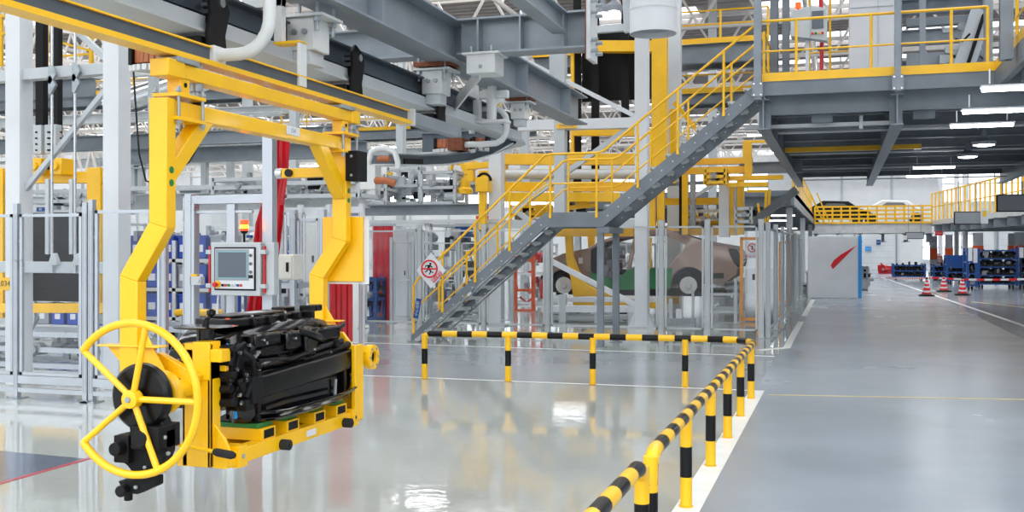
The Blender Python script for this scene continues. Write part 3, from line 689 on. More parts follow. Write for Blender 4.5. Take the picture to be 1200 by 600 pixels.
mb=MB(); w_=a1.x-a0.x; mb.tube([a0,V((a0.x,9,zt-.12)),V((a0.x+.03,9,zt-.03)),V((a0.x+.1,9,zt)),V((a1.x-.12,9,zt)),V((a1.x-.03,9,zt-.04)),V((a1.x,9,zt-.13)),V((a1.x,9,zt-.2))],.028,None,12)
mb.box((a0.x-.06,8.93,a0.z-.1),(a0.x+.1,9.07,a0.z+.13)); mb.build('pipe','cable_grey',t)
mb=MB(); mb.tube([(a0.x+.1,8.95,a0.z-.02),(a0.x+.2,8.93,a0.z-.02),(a0.x+.3,8.95,a0.z-.05)],.035); mb.cyl((a0.x+.1,9,zt-.1),(a0.x+.22,9,zt-.1),.03); mb.build('copper_shoe','copper',t)
# copper collector ring sectors
def sector(label,px0,px1,py,Y,h=.09,sag=.12,n=8):
    a=onY(px0,py,Y); b=onY(px1,py,Y); pts=[a.lerp(b,i/n)+V((0,-sag*math.sin(pi*i/n),0)) for i in range(n+1)]
    t=thing('collector_guide',label,'guide',(a+b)/2+V((0,0,-.1)))
    mb=MB()
    for p,q in zip(pts[:-1],pts[1:]): mb.bar(p,q,.05,h)
    mb.build('copper_band','copper',t,bevel=.004)
    mb=MB()
    for p,q in zip(pts[:-1],pts[1:]): mb.bar(p+V((0,.04,-h*.5-.03)),q+V((0,.04,-h*.5-.03)),.16,.04)
    mb.bar(a+V((-.02,0,0)),a+V((.01,0,0)),.12,h*1.3,'black_matte'); mb.bar(b+V((.01,0,0)),b+V((-.02,0,0)),.12,h*1.3,'black_matte')
    mb.build('bracket','cable_grey',t,bevel=.004)
sector('copper band guide curving at the upper left beside the white column',160,206,66,5.6,.1,.05)
sector('copper band guide under the far end of the big rail',512,554,169,11.2,.1,.1)
sector('short copper band guide next to the C shaped pipe hook',557,572,167,11.4,.1,.02,3)
mb=MB(); mb.tube([onY(156,76,5.6),onY(158,110,5.6),onY(163,180,5.7),onY(171,212,5.8),onY(178,214,6)],.006,None,8); tag(mb.build('hanging_cable','rubber'),'thin black cable dangling between the white column and the yellow carrier','cable')
mb=MB(); mb.tube([onY(236,150,6.4),onY(232,172,6.3),onY(222,190,6.2),onY(212,197,6.1)],.005,None,8); tag(mb.build('hanging_cable','rubber'),'short black cable curving below the top beam of the carrier','cable')
# pale wall bracket plates hanging to the small rail
for px,Y,l in ((425/5+240,6.2,'pale angled hanger strap reaching down over the big rail'),):
    t=thing('hanger_strap',l,'bracket',(onY(px,50,Y).x,Y,2.95))
    a=onY(322,0,Y); b=onY(328,52,Y); mb=MB(); x=b.x
    mb.box((x-.03,Y-.03,b.z),(x+.03,Y+.03,3.7)); mb.box((x-.26,Y-.03,3.36),(x+.03,Y+.03,3.42)); mb.box((x-.02,Y-.05,b.z-.01),(x+.18,Y+.05,b.z+.01),'yellow_dull'); mb.box((x+.16,Y-.05,b.z-.3),(x+.18,Y+.05,b.z)); mb.build('strap','cable_grey',t,bevel=.003)
t=thing('hanger_strap','pale T shaped strap beside the C shaped pipe hook','bracket',(onY(564,110,10.6).x,10.6,2.9))
b=onY(560,142,10.6); x=b.x; zz=onY(560,112,10.6).z
mb=MB(); mb.box((x-.04,10.55,b.z),(x+.03,10.65,4.0)); mb.box((x-.45,10.56,zz-.04),(x+.35,10.64,zz+.04)); mb.box((x-.04,10.5,b.z-.03),(x+.35,10.7,b.z)); mb.cyl((x+.16,10.6,b.z),(x+.16,10.6,zz+.1),.055); mb.build('strap','cable_grey',t,bevel=.004)
# ---------------- large beams at the top
def beam(label,p,q,w,h,m='steel_blue',mf=None,t=.018,stiff=0,name='steel_girder',cat='beam',bolt=False):
    mb=MB(); mb.ibeam(p,q,w,h,t,m,mf)
    p_,q_,tt,r,u=mb.frame(p,q)
    for i in range(stiff):
        c=V(p).lerp(V(q),(i+.5)/stiff); mb.bar(c-tt*.008,c+tt*.008,w,h-2*t,m)
    return tag(mb.build(name,m),label,cat)
XB=-3.6
beam('heavy blue grey girder running away overhead, above the big rail',(XB,2.5,3.68),(XB,14.3,3.68),.3,.4,'steel_blue',None,.02,6)
beam('heavy blue grey cross girder at the top, joining the long girder',(XB+.16,9.15,3.70),(-2.2,9.15,3.70),.26,.34,'steel_blue',None,.018,3)
beam('short cross girder stub left of the long girder',(-5.4,9.3,3.72),(XB-.16,9.3,3.72),.24,.3,'steel_blue')
beam('grey overhead girder crossing high at the top left',(-9.5,7.0,4.35),(XB-1.0,7.0,4.35),.3,.36,'steel_dark',None,.02,4)
x=xat(676,9.15); beam('grey girder coming forward onto the cross girder at the top',(x-.12,7.0,3.76),(x-.12,9.0,3.76),.14,.2,'steel_blue')
t=thing('splice_joint','rust stained end plate with bolts at the tip of the cross girder','plate',(-2.17,9.15,3.4))
mb=MB(); mb.box((-2.185,9.0,3.42),(-2.15,9.3,4.2)); mb.build('plate','steel_pale',t); mb=MB()
for z in (3.5,3.6,3.85,3.95):
    for y in (9.06,9.24): mb.cyl((-2.16,y,z),(-2.09,y,z),.02,None,6)
mb.build('bolt','galv',t); mb=MB(); mb.box((-2.195,8.995,3.42),(-2.185,9.305,4.2)); mb.build('rust_strip','rust',t)
# hanger clamps under the girders
def clamp(label,c,s=1.0,rust=True):
    x,y,z=c; t=thing('beam_clamp',label,'clamp',(x,y,z-.42*s))
    if rust:
        mb=MB(); mb.box((x-.2*s,y-.13*s,z-.05*s),(x+.2*s,y+.13*s,z)); mb.box((x-.14*s,y-.18*s,z-.065*s),(x+.14*s,y+.18*s,z-.02*s)); mb.build('rusty_plate','rust',t,bevel=.003)
    mb=MB(); mb.box((x-.2*s,y-.16*s,z-.095*s),(x+.2*s,y+.16*s,z-.075*s)); mb.build('top_plate','steel_pale',t)
    mb=MB(); mb.box((x-.11*s,y-.12*s,z-.33*s),(x+.11*s,y+.12*s,z-.095*s)); mb.box((x-.075*s,y-.1*s,z-.43*s),(x+.075*s,y+.1*s,z-.33*s),'paint_grey'); mb.build('body','cable_grey',t,bevel=.006)
    mb=MB()
    for dx in (-.14,.14):
        for dy in (-.12,.12): mb.cyl((x+dx*s,y+dy*s,z-.2*s),(x+dx*s,y+dy*s,z+.06*s),.014*s,None,8); mb.cyl((x+dx*s,y+dy*s,z-.13*s),(x+dx*s,y+dy*s,z-.095*s),.026*s,None,6)
    for dx in (-.04,.04): mb.cyl((x+dx*s,y-.14*s,z-.2*s),(x+dx*s,y-.12*s,z-.2*s),.022*s,None,8)
    mb.build('bolt','galv',t)
clamp('rusty beam clamp under the junction of the two heavy girders',(-3.72,9.2,3.5),.95)
clamp('pale beam clamp hanging above the big rail at the top left',(-3.72,6.7,3.47),1.0,False)
clamp('pale beam clamp under the long girder near its far end',(XB-.02,11.6,3.5),.8)
t=thing('gusset_bracket','bolted bracket under the cross girder with a pale diagonal brace','bracket',(-2.95,9.1,3.3))
mb=MB(); q=onY(566,62,9.05); mb.box((q.x-.14,8.98,3.34),(q.x+.14,9.25,3.53)); mb.box((q.x-.18,8.96,3.515),(q.x+.18,9.27,3.535)); mb.bolts([(q.x-.1,9.0,3.535),(q.x+.1,9.0,3.535)],(0,0,1),.014,.06); mb.bolts([(q.x,8.98,3.4)],(0,-1,0),.02); mb.build('block','cable_grey',t,bevel=.005)
mb=MB(); mb.bar((q.x-.05,9.1,3.36),(XT+.1,9.9,3.18),.02,.12); mb.build('brace','cable_grey',t)
for px,py,Y,l in ((546/1.0*0+345,47,7.3,'small rusty lug with a hole standing on the big rail above the second trolley arm'),(508,100,10.0,'small rusty lug with a hole standing on the big rail below the junction')):
    c=onX(px,py,XT); mb=MB(); y=c.y; mb.lathe((XT+.1,y,3.37),(1,0,0),[(0,.02),(0,.05),(.02,.05),(.02,.02)],None,12,closed=True); mb.box((XT+.08,y-.03,3.33),(XT+.12,y+.1,3.35)); tag(mb.build('rusty_lug','rust'),l,'lug')
# ================================================================ safety fences
def fence(label,pts,h=2.1,mats='alu',pw=.06,gap=.12,mid=None,post_extra=.12,bottom_beam=False,name='safety_fence',skip=(),panes=True,frame_w=.03):
    t=thing(name,label,'fence',(pts[0][0],pts[0][1],0))
    for i,(x,y) in enumerate(pts):
        mb=MB(); mb.box((x-pw/2,y-pw/2,.012),(x+pw/2,y+pw/2,h+post_extra)); 
        for dx in (-pw/4,pw/4): mb.box((x+dx-.003,y-pw/2-.002,.1),(x+dx+.003,y-pw/2,h),'panel_grey')
        mb.box((x-.09,y-.09,0),(x+.09,y+.09,.012),'galv'); mb.bolts([(x-.07,y-.07,.012),(x+.07,y-.07,.012)],(0,0,1),.01,.02)
        mb.build('post',mats,t)
    for i in range(len(pts)-1):
        if i in skip: continue
        a,b=V((*pts[i],0)),V((*pts[i+1],0)); d=(b-a).normalized(); a2=a+d*(pw/2+.02); b2=b-d*(pw/2+.02)
        mb=MB(); fw=frame_w
        for z in (gap+fw/2,h-fw/2): mb.bar(a2+V((0,0,z)),b2+V((0,0,z)),fw,fw)
        if mid: mb.bar(a2+V((0,0,mid)),b2+V((0,0,mid)),fw,fw)
        for q in (a2+d*fw/2,b2-d*fw/2): mb.bar(q+V((0,0,gap)),q+V((0,0,h)),fw,fw,None,(d.x,d.y,0))
        if bottom_beam: mb.bar(a+V((0,0,.22)),b+V((0,0,.22)),.05,.09); mb.bar(a+V((0,0,.1)),b+V((0,0,.1)),.05,.05)
        for q in (a,b):
            s_=1 if q is a else -1
            for z in (.4,h-.3): mb.bar(q+d*s_*pw/2+V((0,0,z)),q+d*s_*(pw/2+.03)+V((0,0,z)),.02,.03,'galv')
        fr=mb.build('panel_frame',mats,t)
        if panes:
            mb=MB(); mb.bar(a2+V((0,0,(gap+h)/2)),b2+V((0,0,(gap+h)/2)),.006,h-gap-fw*2); mb.build('pane','pane',fr)
    return t
YF=9.4
fence('near aluminium safety fence with clear panes at the far left',[(xat(-60,YF),YF),(xat(20,YF),YF),(xat(101,YF),YF)],2.1,bottom_beam=True,gap=.27,frame_w=.035)
fence('aluminium safety fence behind the hand wheel, between white column and operator panel',[(xat(108,YF),YF),(xat(193,YF),YF),(xat(219,YF),YF)],2.13,bottom_beam=True,gap=.27,frame_w=.035,skip=(1,))
t=thing('panel_portal','tall aluminium portal frame carrying the operator panel beside the red strip','frame',(xat(222,YF),YF,0))
xa,xb=xat(224,YF),xat(316,YF); za=zat(224,233,YF)
mb=MB(); mb.box((xa-.05,YF-.05,0),(xa+.03,YF+.05,za+.05)); mb.box((xa+.035,YF-.05,0),(xa+.07,YF+.05,za-.05)); mb.build('post','alu',t,bevel=.004)
zt=zat(316,150,YF)
mb=MB(); mb.box((xb-.06,YF-.05,0),(xb+.06,YF+.05,zt)); mb.build('post','alu',t,bevel=.004)
mb=MB(); mb.box((xa,YF-.04,za-.06),(xb,YF+.04,za+.03)); mb.box((xa,YF-.03,.2),(xb,YF+.03,.3)); mb.box((xa+.07,YF-.02,za-.16),(xb-.2,YF+.02,za-.13)); mb.build('cross_beam','alu',t,bevel=.004)
mb=MB(); mb.box((xat(272,YF)-.05,YF-.032,0.002),(xat(272,YF)+.05,YF+.032,za-.062)); mb.build('post','alu',t,bevel=.004)
mb=MB(); mb.box((xa+.07,YF-.004,.32),(xat(268,YF)-.02,YF+.004,za-.15)); mb.build('pane','pane',t)
# interlock switch on the frame
t=thing('interlock_switch','small grey interlock switch box with yellow tab on the aluminium post','switch',onY(231,330,YF-.1))
a=onY(226,324,YF-.08);b=onY(238,334,YF-.08); mb=MB(); mb.box((a.x,YF-.12,b.z),(b.x,YF-.05,a.z)); mb.cyl(((a.x+b.x)/2+.03,YF-.13,(a.z+b.z)/2),((a.x+b.x)/2+.03,YF-.12,(a.z+b.z)/2),.02,'alu'); mb.build('box','paint_grey',t,bevel=.004)
mb=MB(); mb.box((a.x-.02,YF-.09,a.z),(a.x+.05,YF-.06,a.z+.025)); mb.build('yellow_tab','yellow',t); mb=MB(); mb.box((a.x-.02,YF-.1,b.z),(a.x,YF-.06,a.z)); mb.build('clip','black_matte',t)
# ---------------- operator panel
YP=9.15
t=thing('operator_console','grey operator panel with touch screen, buttons and emergency stop on the aluminium frame','control panel',onY(273,348,YP))
a=onY(247,284,YP); b=onY(305,347,YP); cx=(a.x+b.x)/2; cz=(a.z+b.z)/2; w_=b.x-a.x; h_=a.z-b.z
ty=V((0,0,0))
mb=MB(); mb.box((a.x,YP,b.z),(b.x,YP+.09,a.z)); mb.box((cx-.04,YP+.09,cz-.1),(cx+.04,YF-.04,cz+.1)); mb.build('housing','paint_grey',t,bevel=.01)
mb=MB(); mb.box((a.x+.05,YP-.012,b.z+.055),(b.x-.05,YP,a.z-.05)); mb.build('bezel','black_matte',t,bevel=.003)
mb=MB(); mb.box((a.x+.066,YP-.017,b.z+.072),(b.x-.066,YP-.012,a.z-.066)); pl=mb.build('face_plate','paint_white',t)
sx0,sx1=a.x+.085,b.x-.135; sz0,sz1=b.z+.17,a.z-.085
mb=MB(); mb.box((sx0-.012,YP-.020,sz0-.012),(sx1+.012,YP-.017,sz1+.012),'panel_grey'); mb.box((sx0+.008,YP-.022,sz0+.008),(sx1-.008,YP-.020,sz1-.008),'screen_rim'); mb.build('screen_surround','panel_grey',t)
mb=MB(); mb.box((sx0+.018,YP-.024,sz0+.018),(sx1-.018,YP-.022,sz1-.018)); mb.build('screen','screen',t)
for i in range(3):
    z=sz1-.05-i*.085; mb=MB(); x=b.x-.1; mb.box((x-.022,YP-.022,z-.018),(x+.022,YP-.017,z+.018),'paint_grey')
    for dx,dz in ((-.012,0),(.012,0),(0,.01),(0,-.01)): mb.box((x+dx-.007,YP-.024,z+dz-.006),(x+dx+.007,YP-.022,z+dz+.006),'black_matte')
    mb.build('key_pad','paint_grey',t)
mb=MB(); mb.box((b.x-.125,YP-.022,sz0+.01),(b.x-.075,YP-.017,sz0+.045)); mb.build('key_switch','black',t)
cols=['black','red_sign','green','paint_grey','paint_grey','blue','red_sign']
for i,cname in enumerate(cols):
    x=a.x+.155+i*.036; mb=MB(); mb.box((x-.014,YP-.026,b.z+.095),(x+.014,YP-.017,b.z+.12)); mb.build('button',cname,t,bevel=.002)
mb=MB(); mb.lathe((a.x+.092,YP-.018,b.z+.115),(0,-1,0),[(0,.04),(.006,.038)],None,20); es=mb.build('stop_ring','yellow',t)
mb=MB(); mb.lathe((a.x+.092,YP-.024,b.z+.115),(0,-1,0),[(0,.014),(.035,.014),(.035,.027),(.055,.024),(.06,.012)],None,18); mb.build('stop_button','red_sign',es)
for x,s_ in ((a.x-.03,-1),(b.x+.03,1)):
    mb=MB()
    for z in (a.z-.1,b.z+.1): mb.box((x-.03,YP-.005,z-.022),(x+.03,YP+.05,z+.022))
    q=mb.build('hinge','paint_grey',t,bevel=.004)
    mb=MB(); mb.box((x-.012 if s_<0 else x-.01,YP+.02,b.z+.03),(x+.008,YP+.05,a.z-.04)); mb.build('red_seal','red',t)
mb=MB(); mb.box((b.x+.035,YP+.05,b.z+.01),(b.x+.13,YP+.14,a.z+.0)); mb.build('side_box','paint_grey',t,bevel=.005)
mb=MB(); mb.text('OPERATOR',(a.x+.12,YP-.001,a.z-.025),.022,(1,0,0),(0,0,1),'steel_blue',.0005); 
t=thing('signal_lamp','glowing red and amber signal lamp on top of the operator panel','lamp',(onY(283,284,YP).x,YP+.05,a.z))
x=onY(283,284,YP).x
mb=MB(); mb.cyl((x,YP+.05,a.z),(x,YP+.05,a.z+.1),.012); mb.lathe((x,YP+.05,a.z+.09),(0,0,1),[(0,.025),(.02,.04),(.03,.04)],None,16); mb.build('stem','black_matte',t)
mb=MB(); mb.lathe((x,YP+.05,a.z+.12),(0,0,1),[(0,.042),(.1,.042),(.11,.034)],None,18,alt=['red_lamp','red_lamp']); lp=mb.build('lens','red_lamp',t)
mb=MB(); mb.lathe((x,YP+.05,a.z+.145),(0,0,1),[(0,.0425),(.035,.0425)],None,18); mb.build('amber_ring','amber_lamp',lp)
mb=MB(); q0=onY(243,350,YF-.1); mb.tube([(a.x+.05,YP+.06,b.z),(a.x+.02,YP+.08,b.z-.25),(a.x+.1,YP+.1,b.z-.6),(a.x+.12,YP+.1,.3)],.012); tag(mb.build('cable','cable_grey'),'grey cable leaving the underside of the operator panel','cable')
# red strip curtain beside it
t=None
mb=MB(); Yr=10.2
def strip(mb,pts0,pts1,Y,th=.02,seg=10,seed=1):
    R=random.Random(seed)
    vs=[];n=len(pts0)
    for (a,b) in zip(pts0,pts1):
        for i in range(seg+1):
            p=V(a).lerp(V(b),i/seg); p=p+V((0,.035*math.sin(i*2.3+a[2]*3)+R.uniform(-.01,.01),0)); vs.append(p)
    fs=[(i*(seg+1)+k,i*(seg+1)+k+1,(i+1)*(seg+1)+k+1,(i+1)*(seg+1)+k) for i in range(n-1) for k in range(seg)]
    m=len(vs); vs2=vs+[v+V((0,th,0)) for v in vs]; fs2=fs+[tuple(m+i for i in f) for f in fs]
    bd=[i*(seg+1) for i in range(n)]; bd2=[i*(seg+1)+seg for i in range(n)]
    for L in (bd,bd2):
        for i in range(n-1): fs2.append((L[i],L[i+1],m+L[i+1],m+L[i]))
    for i in range(seg): fs2.append((i,i+1,m+i+1,m+i)); j=(n-1)*(seg+1); fs2.append((j+i,j+i+1,m+j+i+1,m+j+i))
    return mb.add(vs2,fs2)
ys=[160,200,240,262,290,320,345,372,400,430]
l0=[(315,314,305,300,298,295,292,288,285,283),(338,338,334,332,327,321,315,311,308,306)]
strip(mb,[tuple(onY(x,y,Yr)) for x,y in zip(l0[0],ys)],[tuple(onY(x,y,Yr)) for x,y in zip(l0[1],ys)],Yr)
tag(mb.build('red_strip_curtain','red'),'long narrow red vinyl curtain slanting down behind the operator panel','curtain')
def curtain(label,px0,px1,py0,py1,Y,n=6,seed=2):
    t=thing('red_strip_curtain',label,'curtain',onY((px0+px1)/2,py1,Y))
    a=onY(px0,py0,Y); b=onY(px1,py1,Y); wd=(b.x-a.x)/n; 
    mb=MB(); mb.box((a.x-.05,Y-.03,a.z),(b.x+.05,Y+.05,a.z+.05)); mb.build('track','alu',t)
    for i in range(n):
        mb=MB(); x0=a.x+i*wd; pts=[]; 
        mb.prism([(x0,Y+(.012 if i%2 else 0)),(x0+wd*.5,Y-.025+(.012 if i%2 else 0)),(x0+wd*1.08,Y+(.012 if i%2 else 0)),(x0+wd*1.08,Y+.012+(.012 if i%2 else 0)),(x0+wd*.5,Y-.013+(.012 if i%2 else 0)),(x0,Y+.012+(.012 if i%2 else 0))],'z',b.z,a.z)
        mb.build('strip','red',t)
curtain('wide red strip curtain in the far cell behind the near safety fence',437,460,265,376,22.5)
curtain('dark red curtain seen through the gap behind the far carrier leg',386,412,262,400,13.5,4)
curtain('small red curtain panel far behind, left of the stairs',402,411,330,385,19,2)
# aluminium cell doors and cabinets beyond
YD=12.5
fence('aluminium door frames behind the carrier, right of the operator panel',[(xat(344,YD),YD),(xat(378,YD),YD)],zat(360,256,YD),gap=.1,pw=.09,name='cell_gate')
fence('white framed enclosure between the red strip and the yellow carrier leg',[(xat(330,14),14.0),(xat(352,14),14.0),(xat(385,14),14.0),(xat(424,14),14.0)],zat(350,249,14),gap=.1,pw=.07,mats='paint_white',skip=(2,))
def cabinet(label,px0,py0,px1,py1,Y,dep=.5,m='beige',name='electrical_cabinet',legs=True,handle=True):
    a=onY(px0,py0,Y); b=onY(px1,py1,Y); t=thing(name,label,'cabinet',((a.x+b.x)/2,Y,0 if legs else b.z))
    mb=MB(); mb.box((a.x,Y,b.z),(b.x,Y+dep,a.z)); mb.build('body',m,t,bevel=.01)
    mb=MB(); mb.box((a.x+.02,Y-.018,b.z+.02),(b.x-.02,Y,a.z-.02)); d=mb.build('door',m,t,bevel=.006)
    if handle: mb=MB(); mb.box((b.x-.09,Y-.035,(a.z+b.z)/2-.06),(b.x-.06,Y-.018,(a.z+b.z)/2+.06)); mb.build('handle','black_matte',d)
    if legs and b.z>.1:
        for x in (a.x+.03,b.x-.03):
            mb=MB(); mb.box((x-.03,Y+.02,0),(x+.03,Y+.08,b.z)); mb.build('leg','alu',t)
    return t
cabinet('beige wall box behind the right edge of the operator panel',321,298,344,328,11.5,.25)
cabinet('tall cream cabinet behind the aluminium door frames',347,262,372,345,16,.6,'beige')
cabinet('white cabinet beside the red strip, far behind the carrier',462,268,478,372,24,.5,'paint_white')
t=thing('signal_lamp','small far red and amber signal lamp right of the red strip','lamp',onY(323,296,11.6))
c=onY(323,296,11.6); mb=MB(); mb.cyl(c,c+V((0,0,.08)),.012); mb.build('stem','black_matte',t); mb=MB(); mb.lathe(c+V((0,0,.08)),(0,0,1),[(0,.035),(.1,.035)],None,14); mb.build('lens','red_lamp',t)
# ---------------- cage fence around the car cell
YC=20.0
xs=[425,492,567,642,775,829,892]
P_=[(xat(p,YC),YC) for p in xs]
fence('long white framed safety fence in front of the lifted car',[P_[3]]+P_[4:],2.15,mats='paint_grey',pw=.1,gap=.14,frame_w=.035,mid=None)
fence('white framed safety fence behind the foot of the stairs',P_[:4],2.1,mats='paint_grey',pw=.09,gap=.14,frame_w=.035,mid=None)
fence('inner white fence with clear doors behind the stair sign',[(xat(459,21.5),21.5),(xat(484,21.5),21.5),(xat(538,21.5),21.5),(xat(600,21.5),21.5)],1.85,mats='paint_grey',pw=.07,mid=1.0)
xc=xat(892,YC)
fence('white framed fence leading away along the aisle beside the cell',[(xc+.12,YC+.1),(xc+.14,22.2),(xc+.16,24.4),(xc+.18,26.6),(xc+.2,28.6)],2.1,mats='paint_grey',pw=.09,gap=.14,frame_w=.035)
fence('farther white framed fence along the aisle near the white partition',[(xc+.2,30.6),(xc+.2,33),(xc+.2,35.4)],2.05,mats='paint_grey',pw=.08,gap=.14)
for lab,px0,px1,py0,py1,Y in (('orange framed clear door with a no entry sign inside the cell',869,888,278,364,24.5),('second orange framed clear door farther along the cell',914,927,283,351,33)):
    a=onY(px0,py0,Y); b=onY(px1,py1,Y); t=thing('cell_gate',lab,'door',((a.x+b.x)/2,Y,0))
    mb=MB()
    for x in (a.x,b.x): mb.box((x-.035,Y-.03,0.02),(x+.035,Y+.03,a.z))
    mb.box((a.x,Y-.03,a.z-.07),(b.x,Y+.03,a.z)); mb.box((a.x,Y-.03,.03),(b.x,Y+.03,.1)); mb.build('frame','amber_frame',t)
    mb=MB(); mb.box((a.x,Y-.005,.1),(b.x,Y+.005,a.z-.07)); mb.build('pane','pane',t)
    mb=MB(); mb.box((b.x-.12,Y-.06,.98),(b.x-.06,Y-.03,1.12)); mb.build('handle','black_matte',t)
def ring(mb,c,r,rr,Y,m,n=28):
    mb.lathe((c[0],Y,c[1]),(0,-1,0),[(0,rr),(0,r),(.004,r),(.004,rr)],m,n,closed=True)
t=thing('no_entry_sign','white sign with red no entry symbol on the orange framed door','sign',onY(881,303,24.4))
a=onY(875,284,24.4);b=onY(888,303,24.4); cx=(a.x+b.x)/2; w_=b.x-a.x
mb=MB(); mb.box((a.x,24.38,b.z),(b.x,24.40,a.z)); mb.build('plate','paint_white',t)
cz=a.z-w_*.5; mb=MB(); ring(mb,(cx,cz),w_*.42,w_*.33,24.378,'red_sign'); mb.bar((cx-w_*.28,24.372,cz+w_*.28),(cx+w_*.28,24.372,cz-w_*.28),.006,w_*.07,'red_sign',(1,0,1)); mb.box((cx-w_*.06,24.374,cz-w_*.2),(cx+w_*.06,24.377,cz+w_*.2),'black'); mb.text('禁止入内',(cx,24.375,b.z+.05),.08,(1,0,0),(0,0,1),'red_sign',.001); mb.build('symbol','red_sign',t)
# ================================================================ stairs, landing
YS=17.3; WS=1.22
ST=thing('steel_stairs','grey steel staircase with yellow handrails climbing to the raised platform','stairs',(-5,YS,0))
f0=onY(482,400,YS); lx0=xat(640,YS); lx1=xat(706,YS); zl=zat(640,249,YS); tx=xat(888,YS); zd=zat(893,96,YS)
f0=V((f0.x,YS,0)); print('stairs',f0,lx0,lx1,zl,tx,zd)
for Y,nm in ((YS,'stringer'),(YS+WS,'stringer')):
    mb=MB(); s_=1 if Y==YS else -1
    hh=.26
    def strg(x0,z0,x1,z1):
        d=V((x1-x0,0,z1-z0)).normalized(); nrm=V((-d.z,0,d.x))
        mb.prism([(x0,z0),(x1,z1),(x1,z1-.25),(x0,z0-.27 if z0>.4 else 0)],'y',Y-.007,Y+.007)
        for off in (0,-.24):
            a=V((x0,Y+s_*.035,z0+off)); b=V((x1,Y+s_*.035,z1+off))
            if z0+off<0: k=(0-(z0+off))/((z1-z0)); a=a.lerp(b,k)
            mb.bar(a,b,.07,.014)
    strg(f0.x,.12,lx0,zl); 
    mb.box((lx0,Y-.007,zl-.26),(lx1,Y+.007,zl)); mb.box((lx0,Y,zl-.012),(lx1,Y+s_*.07,zl)); mb.box((lx0,Y,zl-.26),(lx1,Y+s_*.07,zl-.248))
    strg(lx1,zl,tx,zd-.02)
    mb.box((f0.x-.06,Y-.05,0),(f0.x+.16,Y+.05,.015))
    n1=14
    for i in range(n1): 
        x=f0.x+(lx0-f0.x)*(i+.5)/n1; z=.12+(zl-.12)*(i+.5)/n1; mb.cyl((x,Y-.012,z-.14),(x,Y-.006,z-.14),.012,'paint_white',6)
        x=lx1+(tx-lx1)*(i+.5)/n1; z=zl+(zd-zl)*(i+.5)/n1; mb.cyl((x,Y-.012,z-.14),(x,Y-.006,z-.14),.012,'paint_white',6)
    mb.build('stringer','steel_dark',ST)
def treads(x0,z0,x1,z1,n):
    for i in range(n):
        x=x0+(x1-x0)*(i+.6)/n; z=z0+(z1-z0)*(i+.6)/n
        mb=MB(); dx=.25
        mb.box((x-dx/2,YS+.02,z-.05),(x-dx/2+.012,YS+WS-.02,z)); mb.box((x+dx/2-.012,YS+.02,z-.04),(x+dx/2,YS+WS-.02,z))
        for k in range(6): mb.box((x-dx/2+.03+k*.037,YS+.02,z-.032),(x-dx/2+.036+k*.037,YS+WS-.02,z))
        for k in range(5): mb.box((x-dx/2,YS+.1+k*.19,z-.02),(x+dx/2,YS+.107+k*.19,z-.004))
        for yy in (YS+.02,YS+WS-.03): mb.prism([(x-dx/2,z),(x+dx/2,z),(x+dx/2,z-.05),(x,z-.09)],'y',yy,yy+.01)
        mb.build('tread','steel_pale',ST)
treads(f0.x,.05,lx0,zl,11); treads(lx1,zl,tx,zd,10)
mb=MB(); mb.box((lx0,YS+.01,zl-.03),(lx1,YS+WS-.01,zl-.005)); 
for k in range(12): mb.box((lx0+k*(lx1-lx0)/12,YS+.01,zl-.06),(lx0+k*(lx1-lx0)/12+.006,YS+WS-.01,zl-.03))
mb.build('landing_plate','deck_dark',ST)
for x,y in ((lx1-.05,YS+.08),(lx1+.0,YS+WS-.1)):
    mb=MB(); mb.box((x-.055,y-.05,.012),(x+.055,y+.05,zl-.26)); mb.box((x-.1,y-.1,0),(x+.1,y+.1,.012)); mb.build('leg','steel_dark',ST)
mb=MB(); mb.box((lx1-.1,YS,zl-.36),(lx1+.12,YS+WS,zl-.26)); mb.build('landing_beam','steel_dark',ST)
def srail(Y,label,endpost=True):
    t=thing('handrail',label,'handrail',(f0.x,Y,.1)); r=.022; H_=1.02
    xs0=f0.x+.05
    top=[V((xs0,Y,.16+.86)),V((xs0+.1,Y,.16+1.0)),V((lx0-.02,Y,zl+H_-.02)),V((lx0+.1,Y,zl+H_)),V((lx1-.08,Y,zl+H_)),V((lx1+.04,Y,zl+H_+.04)),V((tx,Y,zd+H_-.05))]
    mb=MB(); mb.tube([V((xs0,Y,.16))]+top,r,None,10); mb.build('top_rail','yellow',t)
    mb=MB(); mid=[V((xs0,Y,.16+.42)),V((lx0-.02,Y,zl+.46)),V((lx0+.1,Y,zl+.5)),V((lx1-.08,Y,zl+.5)),V((lx1+.04,Y,zl+.54)),V((tx,Y,zd+.45))]; mb.tube(mid,.014,None,8); mb.build('middle_rail','yellow',t)
    def zt_(x):
        if x<lx0: return .12+(zl-.12)*(x-f0.x)/(lx0-f0.x)
        if x<lx1: return zl
        return zl+(zd-zl)*(x-lx1)/(tx-lx1)
    for x in [f0.x+.62,f0.x+1.25,f0.x+1.9,lx0+.08,lx1-.1,lx1+.62,lx1+1.3,tx-.55]:
        z=zt_(x); mb=MB(); mb.cyl((x,Y,z-.09),(x,Y,z+H_-.01),.021,None,10); mb.box((x-.022,Y-.022,z-.1),(x+.022,Y+.022,z-.02)); mb.build('post','yellow',t)
    return t
srail(YS-.02,'near yellow handrail of the steel stairs, carrying the diamond sign')
srail(YS+WS+.02,'far yellow handrail on the back side of the steel stairs')
